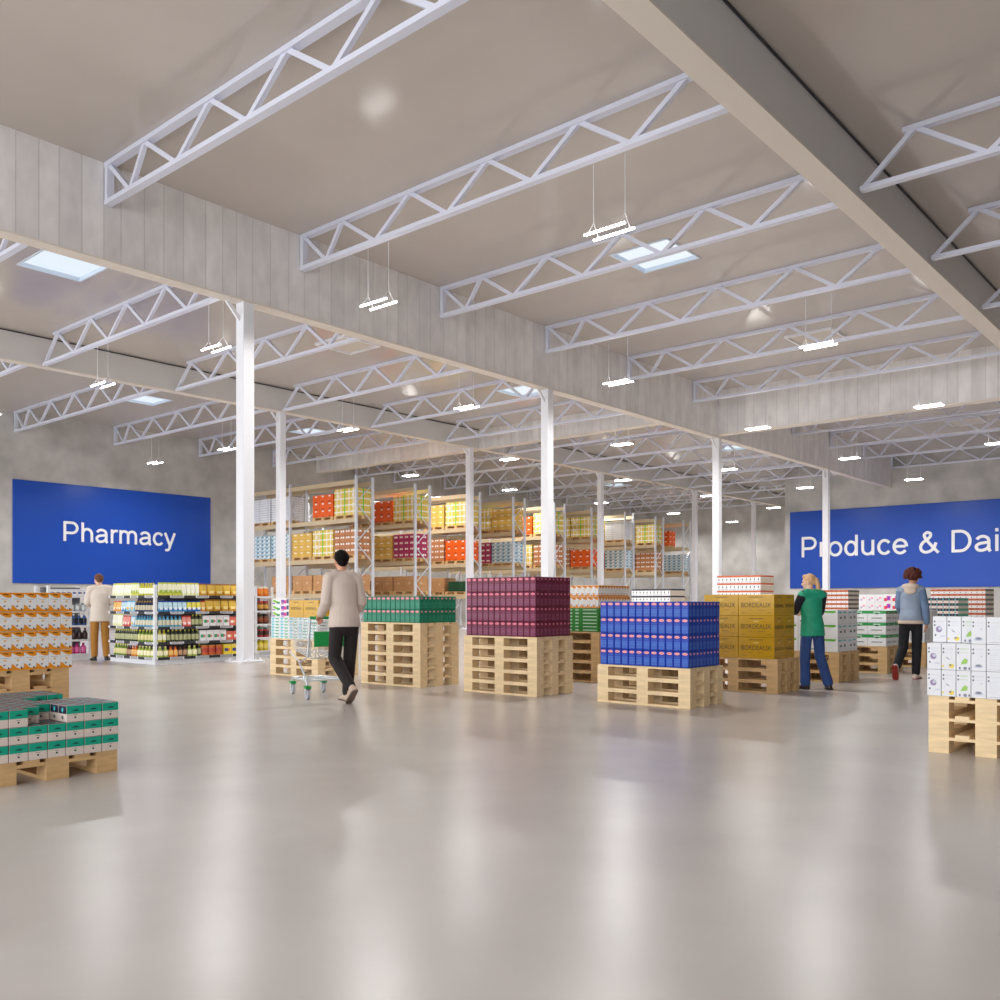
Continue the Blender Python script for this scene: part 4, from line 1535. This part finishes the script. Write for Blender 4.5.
def head_mesh(mb, c, M, s=1.0):
    """skull, jaw, brow, nose, lips, chin and ears, y forward"""
    c = Vector(c)

    def at(x, y, z):
        return c + M @ (Vector((x, y, z)) * s)
    sphere(mb, at(0, -.012, .025), .074 * s, .092 * s, .092 * s, M, 16, 10)
    sphere(mb, at(0, .02, -.03), .058 * s, .066 * s, .082 * s, M, 14, 9)
    sphere(mb, at(0, .064, -.088), .024 * s, .02 * s, .02 * s, M)
    mb.tube([at(-.03, .078, .022), at(.03, .078, .022)], [.012 * s, .012 * s], 8, rounded=True)
    mb.tube([at(0, .084, .012), at(0, .099, -.018), at(0, .104, -.03)], [.007 * s, .010 * s, .013 * s], 8, rounded=True)
    mb.tube([at(-.02, .082, -.056), at(.02, .082, -.056)], [.007 * s, .007 * s], 8, rounded=True)
    mb.tube([at(-.016, .08, -.066), at(.016, .08, -.066)], [.007 * s, .007 * s], 8, rounded=True)
    for q in (-1, 1):
        sphere(mb, at(q * .074, -.008, -.01), .012 * s, .02 * s, .032 * s, M)
        sphere(mb, at(q * .042, .055, -.02), .022 * s, .022 * s, .025 * s, M)
    return at


SKIN = mat('skin_tone', rgb(206, 150, 122), .5)
SKIN2 = mat('fair_skin_tone', rgb(230, 184, 160), .5)


def cloth(name, r, g, b, rough=.85, n=.1, sc=14):
    return mat(name, rgb(r, g, b), rough, noise=n, nscale=sc, bump=.35)


def person(label, loc, fwd, H, J, top, trousers, shoes, hair, hairfn, skin, hem=.84, sleeve_mat=None, extra=None, slim=1.0, voxel=.0075):
    yaw = math.atan2(-fwd[0], fwd[1])
    root = thing('person', label, 'person', (loc[0], loc[1], 0), yaw)
    k = H / 1.75
    D = dict(pelvis=(0, 0, .95), chest=(0, .01, 1.28), neck=(0, 0, 1.47), head=(0, .03, 1.62), yaw=0, pitch=0, roll=0,
             ls=(-.18, 0, 1.42), rs=(.18, 0, 1.42), le=(-.24, -.03, 1.14), re=(.24, -.03, 1.14), lw=(-.25, .06, .9), rw=(.25, .06, .9),
             lh=(-.09, 0, .93), rh=(.09, 0, .93), lk=(-.1, .03, .5), rk=(.1, .03, .5), la=(-.1, 0, .09), ra=(.1, 0, .09),
             lt=(0, 1, 0), rt=(0, 1, 0), curl=.35, lpn=(1, 0, 0), rpn=(-1, 0, 0))
    D.update(J)
    V = {q: (Vector(v) * k if q not in ('lt', 'rt', 'lpn', 'rpn') and isinstance(v, tuple) else v) for q, v in D.items()}
    M = Matrix.Rotation(math.radians(D['yaw']), 3, 'Z') @ Matrix.Rotation(math.radians(D['roll']), 3, 'Y') @ Matrix.Rotation(math.radians(D['pitch']), 3, 'X')

    def torso(mb, g, z0=None):
        pel, ch, nk = V['pelvis'], V['chest'], V['neck']
        w = slim * k
        P = [pel - Vector((0, 0, .05 * k)), pel.lerp(ch, .0), pel.lerp(ch, .45), pel.lerp(ch, .85), ch.lerp(nk, .35), ch.lerp(nk, .72), nk - Vector((0, 0, .005))]
        R = [(.12, .09), (.15, .112), (.138, .102), (.165, .12), (.178, .118), (.15, .085), (.07, .065)]
        mb.tube(P, [(a * w + g, b * w + g) for a, b in R], 18, ref=(1, 0, 0))
        mb.tube([V['ls'], V['rs']], [.055 * k + g, .055 * k + g], 12, rounded=True)

    def arms(mb, g, upto=1.0):
        for a, b, c2 in (('ls', 'le', 'lw'), ('rs', 're', 'rw')):
            limb(mb, [V[a], V[b], V[b].lerp(V[c2], upto)], [.056 * k + g, .044 * k + g, .034 * k + g])

    def legs(mb, g, stop=1.0, flare=0.0):
        for a, b, c2 in (('lh', 'lk', 'la'), ('rh', 'rk', 'ra')):
            limb(mb, [V[a] - Vector((0, 0, .03)), V[b], V[b].lerp(V[c2], .4), V[b].lerp(V[c2], stop)], [.08 * k * slim + g, .058 * k + g, .054 * k + g, .042 * k + g + flare])

    b = MB()
    torso(b, 0)
    arms(b, 0)
    legs(b, 0)
    for a, t in (('la', 'lt'), ('ra', 'rt')):
        q = V[a]
        b.tube([q - Vector((0, 0, .02)), q + Vector(D[t]).normalized() * .09 * k - Vector((0, 0, .045 * k))], [.032 * k, .02 * k], 10, rounded=True)
    b.tube([V['neck'] - Vector((0, 0, .04)), V['neck'].lerp(V['head'], .6)], [.056 * k, .052 * k], 12, rounded=True)
    at = head_mesh(b, V['head'], M, k)
    for a, w, pn, sd in (('le', 'lw', 'lpn', 1), ('re', 'rw', 'rpn', -1)):
        hand(b, V[w], V[w] - V[a], Vector(D[pn]), sd, D['curl'])
    body = link('body', remeshed(b, voxel, 2), root)
    body.data.materials.append(skin)
    ey = plain('eye_dark', 40, 30, 28, .2)
    for q in (-1, 1):
        e_ = MB()
        sphere(e_, at(q * .03, .077, .004), .0095 * k)
        e_.build('eye', ey, root, True)
    lp = MB()
    lp.tube([at(-.018, .0875, -.061), at(.018, .0875, -.061)], [.004 * k, .004 * k], 8, rounded=True)
    lp.build('lips', plain('lip_tone', 176, 96, 88, .5), root, True)
    tr = MB()
    pel = V['pelvis']
    w = slim * k
    tr.tube([pel - Vector((0, 0, .17 * k)), pel - Vector((0, 0, .13 * k)), pel - Vector((0, 0, .07 * k)), pel, pel + Vector((0, 0, .09 * k))], [(.07 * w, .075 * w), (.125 * w, .112 * w), (.158 * w + .008, .124 * w + .008), (.16 * w + .01, .122 * w + .01), (.143 * w + .01, .106 * w + .01)], 18, ref=(1, 0, 0))
    legs(tr, .017, .96, D.get('flare', .004))
    o = link('trousers', remeshed(tr, .009, 3), root)
    o.data.materials.append(trousers)
    tp = MB()
    torso_g = .022
    pts = [Vector((pel.x, pel.y, hem * k)), pel.lerp(V['chest'], .1), pel.lerp(V['chest'], .45), pel.lerp(V['chest'], .85), V['chest'].lerp(V['neck'], .35), V['chest'].lerp(V['neck'], .72), V['neck'] + Vector((0, 0, .01))]
    R = [(.19, .15), (.178, .14), (.156, .12), (.172, .126), (.182, .12), (.15, .088), (.072, .068)]
    tp.tube(pts, [(a * w + torso_g, c2 * w + torso_g) for a, c2 in R], 20, ref=(1, 0, 0))
    tp.tube([V['ls'], V['rs']], [.055 * k + torso_g - .004] * 2, 12, rounded=True)
    for q in ('ls', 'rs'):
        limb(tp, [V['neck'] + Vector((0, -.015, -.02)), V['neck'].lerp(V[q], .55) + Vector((0, -.012, .012)), V[q]], [.062 * k, .066 * k, .07 * k])
    if sleeve_mat is None:
        arms(tp, .02, .93)
    else:
        sl = MB()
        arms(sl, .016, .95)
        sl.tube([V['ls'], V['rs']], [.05 * k] * 2, 12, rounded=True)
        o = link('sleeves', remeshed(sl, .009, 3), root)
        o.data.materials.append(sleeve_mat)
    o = link('top_garment', remeshed(tp, .009, 5), root)
    o.data.materials.append(top)
    for a, t, kn in (('la', 'lt', 'lk'), ('ra', 'rt', 'rk')):
        s = MB()
        q = V[a]
        dn = Vector(D[t]).normalized()
        up = (V[kn] - q)
        up = (up - dn * up.dot(dn)).normalized()
        sd = dn.cross(up)
        Ms = Matrix((sd, dn, up)).transposed()
        heel, toe = -.06, .2
        rings = []
        for y, hw, zt_ in ((heel - .012, .022, .03), (heel, .034, .07), (-.01, .038, .085), (.05, .04, .07), (.11, .044, .045), (.17, .04, .03), (toe, .024, .018)):
            ring = []
            for j in range(12):
                an = 2 * PI * j / 12
                zz = math.sin(an)
                ring.append(q + Ms @ Vector((hw * math.cos(an), y, -.088 + (zt_ + .004) / 2 + (zt_ - .004) / 2 * zz * 1.25)) * k)
            rings.append(ring)
        s.loft(rings)
        s.tube([q + Ms @ Vector((0, -.015, -.03)) * k, q + Ms @ Vector((0, -.01, .02)) * k], [.042 * k, .044 * k], 12)
        so = link('shoe', remeshed(s, .007, 3), root)
        so.data.materials.append(shoes[0])
        sl = MB()
        rr = []
        for y, hw in ((heel - .012, .026), (heel + .01, .04), (.0, .043), (.06, .044), (.11, .049), (.17, .044), (toe + .004, .026)):
            rr.append((y, hw))
        outline = [(-hw, y) for y, hw in rr] + [(hw, y) for y, hw in reversed(rr)]
        top_, bot = [q + Ms @ Vector((x, y, -.078)) * k for x, y in outline], [q + Ms @ Vector((x, y, -.094)) * k for x, y in outline]
        sl.loft([bot, top_])
        sl.build('sole', shoes[1], so)
    hm = MB()
    hairfn(hm, at, M, k)
    o = link('hair', remeshed(hm, .008, 2), root)
    o.data.materials.append(hair)
    if extra:
        extra(root, V, at, M, k)
    # stand exactly on the floor
    return root


def short_hair(mb, at, M, k):
    sphere(mb, at(0, -.02, .04), .082 * k, .098 * k, .088 * k, M, 16, 9)
    sphere(mb, at(0, -.05, .0), .07 * k, .058 * k, .08 * k, M, 14, 8)
    for q in (-1, 1):
        sphere(mb, at(q * .06, -.04, .03), .026 * k, .05 * k, .05 * k, M)
    sphere(mb, at(0, .03, .095), .06 * k, .05 * k, .03 * k, M)


def pony(mb, at, M, k):
    sphere(mb, at(0, -.022, .038), .083 * k, .097 * k, .09 * k, M, 16, 9)
    sphere(mb, at(0, -.06, .0), .062 * k, .05 * k, .06 * k, M)
    sphere(mb, at(0, .04, .09), .055 * k, .045 * k, .03 * k, M)
    mb.tube([at(0, -.085, .055), at(0, -.118, .03), at(0, -.132, -.05), at(-.005, -.128, -.16), at(-.01, -.125, -.29), at(-.012, -.13, -.4)],
            [.024 * k, .032 * k, .036 * k, .034 * k, .028 * k, .01 * k], 10, rounded=True)


def curls(mb, at, M, k):
    rnd = random.Random(3)
    sphere(mb, at(0, -.02, .04), .1 * k, .105 * k, .095 * k, M, 16, 9)
    for _ in range(90):
        a, z = rnd.uniform(0, 2 * PI), rnd.uniform(-.35, 1)
        x, y = math.cos(a) * math.sqrt(max(0, 1 - z * z)), math.sin(a) * math.sqrt(max(0, 1 - z * z))
        if y > .5 and z < .35:
            continue
        sphere(mb, at(x * .122, -.025 + y * .122, .045 + z * .112), .03 * k, None, None, None, 8, 5)


# walking man with the cart
TAUPE = cloth('taupe_knit', 206, 190, 178, n=.05, sc=5)
BLACKT = cloth('black_trousers', 34, 27, 27, n=.15)
person('man in taupe jumper and black trousers walking away behind the shopping cart', (6.86, 8.25), (.324, .946), 1.77,
       dict(pelvis=(0, 0, .93), chest=(0, .05, 1.27), neck=(0, .07, 1.46), head=(0, .115, 1.61), pitch=-8,
            ls=(-.16, .06, 1.405), rs=(.16, .06, 1.405), le=(-.215, .02, 1.13), re=(.215, .02, 1.13), lw=(-.2, .215, 1.0), rw=(.2, .215, 1.0),
            lk=(-.1, .05, .5), la=(-.03, -.27, .19), rk=(.1, .1, .49), ra=(.07, .09, .088), lt=(0, .72, -.55), rt=(0, 1, 0), curl=.75, lpn=(.2, 0, -1), rpn=(-.2, 0, -1)),
       TAUPE, BLACKT, (cloth('beige_shoe', 206, 184, 164, n=.04), plain('tan_sole', 120, 100, 86, .6)), mat('black_hair', rgb(20, 15, 15), .9, spec=.2, noise=.2, nscale=40), short_hair, SKIN, hem=.85, slim=.88)

# woman in the green vest
GREENV = cloth('green_quilted_vest', 28, 158, 122, rough=.6, n=.12, sc=18)
JEAN = cloth('blue_jeans', 46, 74, 132, n=.14)
person('woman with blonde ponytail in green vest and blue jeans beside the yellow cartons', (11.89, 4.765), (.62, .78), 1.53,
       dict(pelvis=(0, 0, .94), chest=(-.01, .04, 1.28), neck=(0, .06, 1.47), head=(-.01, .10, 1.62), yaw=48, pitch=-6,
            ls=(-.16, 0, 1.42), rs=(.155, 0, 1.42), le=(-.235, .1, 1.17), lw=(-.2, .33, 1.17), re=(.2, .12, 1.16), rw=(.04, .34, 1.16),
            lk=(-.1, .05, .5), la=(-.12, .0, .088), rk=(.13, .02, .5), ra=(.2, -.1, .09), lt=(-.5, 1, 0), rt=(.3, 1, 0), curl=.6, lpn=(1, 0, .2), rpn=(-1, 0, .2), flare=.014),
       GREENV, JEAN, (plain('dark_leather_shoe', 50, 38, 36, .4), plain('black_sole', 30, 26, 26, .6)), mat('blonde_hair', rgb(206, 164, 118), .5, noise=.2, nscale=40, stretch=(1, 1, .2)), pony, SKIN2,
       hem=.80, sleeve_mat=cloth('dark_navy_sleeve', 28, 28, 40, n=.1), slim=.86)

# person in denim jacket walking away
DENIM = cloth('faded_denim', 144, 158, 178, n=.3, sc=3.5)
HOOD = cloth('cream_hood', 216, 196, 178, n=.04)


def hood(root, V, at, M, k):
    m = MB()
    nk = V['neck']
    pts = []
    for j in range(9):
        a = PI + PI * (j / 8) * 1.0
        pts.append((nk.x + .1 * k * math.cos(a), nk.y - .02 + .09 * k * math.sin(a), nk.z + .015))
    m.tube(pts, [.028, .036, .042, .046, .048, .046, .042, .036, .028], 10, rounded=True)
    sphere(m, (nk.x, nk.y - .11 * k, nk.z - .05 * k), .095 * k, .035 * k, .07 * k)
    m2 = remeshed(m, .009, 4)
    o = link('hood', m2, root)
    o.data.materials.append(HOOD)
    w = MB()
    pe = V['pelvis']
    w.tube([(pe.x, pe.y, .885 * k), (pe.x, pe.y, .94 * k)], [(.197 * k, .157 * k)] * 2, 20, ref=(1, 0, 0))
    o = link('jumper_hem', remeshed(w, .009, 2), root)
    o.data.materials.append(HOOD)


person('person with dark red curls in faded denim jacket walking away from the viewer', (14.42, 4.28), (.985, .17), 1.63,
       dict(pelvis=(0, 0, .95), chest=(.0, .03, 1.28), head=(.03, .05, 1.62), yaw=-12, ls=(-.15, 0, 1.42), rs=(.15, 0, 1.42), le=(-.19, .08, 1.16), lw=(-.14, .27, 1.02), re=(.215, -.04, 1.15), rw=(.225, .02, .9),
            lk=(-.11, -.02, .5), la=(-.17, -.33, .21), lt=(0, .42, -.88), rk=(.08, .06, .5), ra=(.07, .03, .088), rt=(.25, 1, 0), curl=.5),
       DENIM, cloth('black_jeans', 24, 24, 30, n=.12), (plain('white_trainer', 226, 206, 198, .5), plain('red_sole', 150, 44, 30, .6)), mat('dark_red_hair', rgb(78, 28, 16), .8, noise=.3, nscale=60), curls, SKIN,
       hem=.93, extra=hood, slim=.86, sleeve_mat=cloth('denim_sleeve', 110, 132, 164, n=.25, sc=6))

# man in the cream jacket by the pharmacy wall
person('man in cream jacket and mustard trousers standing at the shelves under the Pharmacy sign', (8.6, 17.78), (.36, .933), 1.72,
       dict(head=(-.02, .06, 1.61), pitch=-22, yaw=20, le=(-.24, .04, 1.16), lw=(-.15, .25, 1.1), re=(.24, .04, 1.16), rw=(.14, .25, 1.12), la=(-.1, .02, .088), ra=(.12, -.02, .088), lt=(-.25, 1, 0), rt=(.3, 1, 0)),
       cloth('cream_jacket', 226, 214, 202, n=.05, sc=6), cloth('mustard_trousers', 176, 122, 50, n=.1), (plain('black_shoe', 36, 32, 32, .4), plain('black_sole', 30, 26, 26, .6)),
       mat('brown_hair', rgb(104, 62, 36), .6, noise=.25, nscale=40), short_hair, SKIN2, hem=.78, voxel=.009, slim=.92)

# ------------------------------------------------------------------ light, sky, camera
w = bpy.data.worlds.new('sky')
SC.world = w
w.use_nodes = True
bg = w.node_tree.nodes['Background']
bg.inputs[0].default_value = (.82, .91, 1.0, 1)
bg.inputs[1].default_value = 1.15


def area(name, loc, rot, sx, sy, power, col=(1, 1, 1)):
    L = bpy.data.lights.new(name, 'AREA')
    L.shape = 'RECTANGLE'
    L.size, L.size_y = sx, sy
    L.energy = power
    L.color = col
    o = bpy.data.objects.new(name, L)
    COL.objects.link(o)
    o.location, o.rotation_euler = loc, rot
    return o


for i in range(len(piers) - 1):
    yc = (piers[i] + piers[i + 1]) / 2
    # daylight through each glazed bay of the entrance front
    area('entrance_daylight', (X0 + .05, yc, 3.9), (PI / 2, 0, -PI / 2), piers[i + 1] - piers[i] - .8, 6.6, 600, (.97, .98, 1.0))

cam = bpy.data.cameras.new('camera')
cam.sensor_width = 36
cam.lens = 33.05
cam.shift_y = .102
cam.clip_end = 300
co = bpy.data.objects.new('camera', cam)
COL.objects.link(co)
co.location = (0, 0, EYE)
co.rotation_euler = (PI / 2, 0, -(PI / 2 - math.atan2(788, 918)))
SC.camera = co
SC.view_settings.view_transform = 'Standard'
SC.view_settings.look = 'None'
SC.view_settings.exposure = -0.05
SC.view_settings.gamma = 1.0
SC.view_settings.use_curve_mapping = False
SC.cycles.use_denoising = True
SC.cycles.max_bounces = 8
SC.cycles.diffuse_bounces = 5
SC.cycles.glossy_bounces = 4
SC.cycles.sample_clamp_indirect = 8
SC.cycles.caustics_reflective = False
